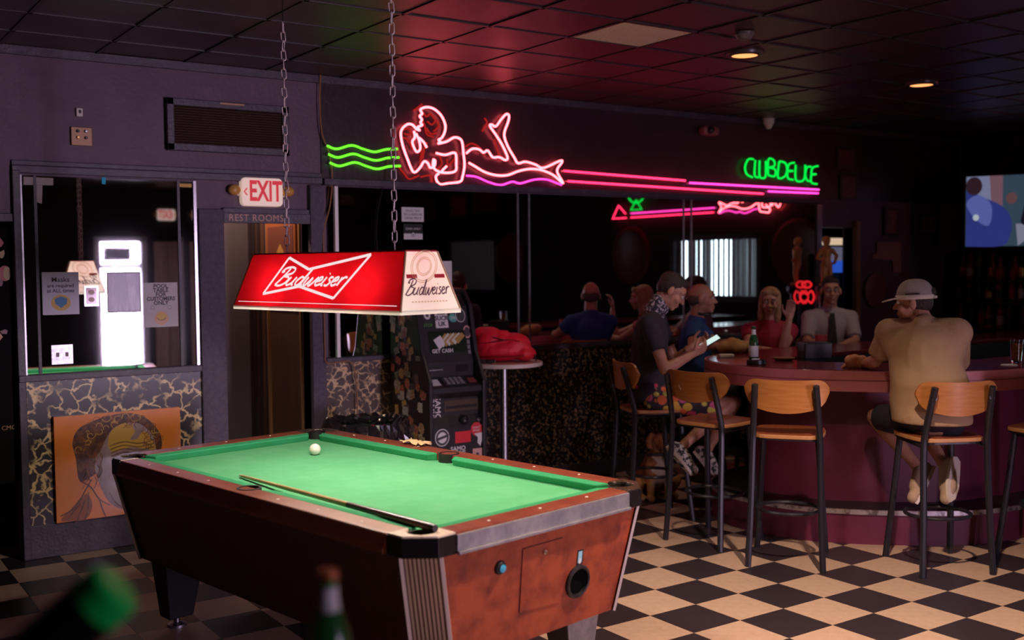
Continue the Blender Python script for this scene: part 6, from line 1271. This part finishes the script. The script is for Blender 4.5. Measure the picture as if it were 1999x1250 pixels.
# ================================================================== POSTER PANEL AT THE LEFT EDGE
pp_ = thing('poster_panel', 'dark hanging poster panel with red and orange figures at the left edge', 'poster', (.7, 6.9, .45))
MB().bb(.25, 1.142, 6.885, 6.93, .46, 1.97).build('panel', M('black_poster_board', (.008, .005, .006), .85, spec=.1), pp_, bev=.004)
for x in (.3, 1.08): MB().tube([(x, 6.905, 1.97), (x, 6.905, 2.0)], .006, 6).build('hanger', m_steel, pp_)
random.seed(4); pf = wallF((0, 6.884, 0)); pc4 = [M('poster_red', (.42, .03, .03), .4), M('poster_orange', (.55, .22, .05), .4), M('poster_ochre', (.45, .30, .10), .4), M('poster_maroon', (.16, .02, .03), .4)]
for k in range(46):
    x, z = random.uniform(.62, 1.11), random.uniform(1.0, 1.92); r_ = random.uniform(.012, .05); flat(pf, [(x+r_*random.uniform(.5, 1.2)*math.cos(a), z+r_*random.uniform(.4, 1.5)*math.sin(a)) for a in [i*math.pi/4 for i in range(8)]], pc4[k % 4], pp_, 'painted_shape', .0004+.0002*k/46)
flat(pf, ngon(1.105, 1.70, .035, .045), pc4[0], pp_, 'painted_shape', .0012); flat(pf, ngon(1.118, 1.70, .02, .04), pc4[2], pp_, 'painted_shape', .0014)
txt('lettering', 'CMC', .036, shift(pf, 1.10, .79, .0006), M('poster_lettering', (.42, .22, .08), .5), pp_)
# ================================================================== NEAR TABLE WITH BOTTLES (foreground, out of focus)
nb = atD(640, 1112, 1.50); nz = nb.z-.242
nt_ = thing('near_table', 'high table just below the picture, carrying the out-of-focus bottles', 'table', (nb.x, nb.y, 0)); ntc = V((nb.x-.20, nb.y-.12, 0))
MB().lathe([(.0004, nz-.03), (.40, nz-.03), (.40, nz), (.0004, nz)], 40, ntc).build('table_top', m_blackp, nt_, True); MB().lathe([(.035, .02), (.03, .05), (.03, nz-.04), (.0004, nz-.035)], 16, ntc).build('pole', m_black, nt_, True); MB().lathe([(.28, 0), (.28, .015), (.05, .04), (.0004, .04)], 28, ntc).build('base', m_black, nt_, True)
bottle('beer_bottle', 'out-of-focus green beer bottle with white neck label at the bottom centre', (nb.x, nb.y, nz+.0005), M('near_green_glass', (.02, .14, .03), .1, trans=.3), m_paper, 1.0, M('copper_foil', (.42, .10, .03), .35, .3))
# bucket holding an upturned bottle
e = atD(232, 1142, 1.17); dn_ = (-rr*.74-UP*.62-aw*.12).normalized(); qd = dn_.to_track_quat('Z', 'Y').to_matrix()
t = thing('upturned_bottle', 'out-of-focus green bottle, base painted lit, stuck neck-down in a bucket at bottom left', 'bottle', (0, 0, 0))
MB().lathe([(.0004, 0), (.026, 0), (.033, .006), (.034, .02), (.034, .034)], 24).build('bottle_base', M('lit_green_glass', (.008, .66, .11), .3), None, True).parent = t  # lit base, shaded body: light painted into the colours of one bottle
MB().lathe([(.034, .034), (.0342, .14), (.028, .165), (.015, .20), (.014, .235), (.0004, .235)], 24).build('shaded_body', M('shaded_glass', (.010, .012, .010), .2), None, True).parent = t
t.location = e; t.rotation_euler = qd.to_euler()
bk_ = e+dn_*.235; bz0 = nz
bu = thing('ice_bucket', 'black ice bucket on the near table below the picture edge', 'bucket', (bk_.x, bk_.y, bz0)); MB().lathe([(.06, 0), (.062, .005), (.085, .125), (.09, .13), (.082, .13), (.058, .012), (.0004, .012)], 24, (bk_.x, bk_.y, bz0)).build('pail', m_blackp, bu, True)

# made-up tubes standing for a small red glow at the long mirror's right end
n_fig = glow('deep_red_glow', (1, .02, .03), .75)
def pn(q): return atY(q[0], q[1], WY-.05)
neon_run('red_glow_figure', 'made-up tube figure for the small red glow at the right end of the long mirror', [([(1575+9*math.cos(R(a)), 556+6*math.sin(R(a))) for a in range(0, 361, 30)], n_fig, 1), ([(1566, 568), (1562, 580), (1568, 592), (1576, 586), (1584, 592), (1589, 580), (1584, 568), (1576, 575), (1566, 568)], n_fig, 1)], pn, V((0, .035, 0)), .010)
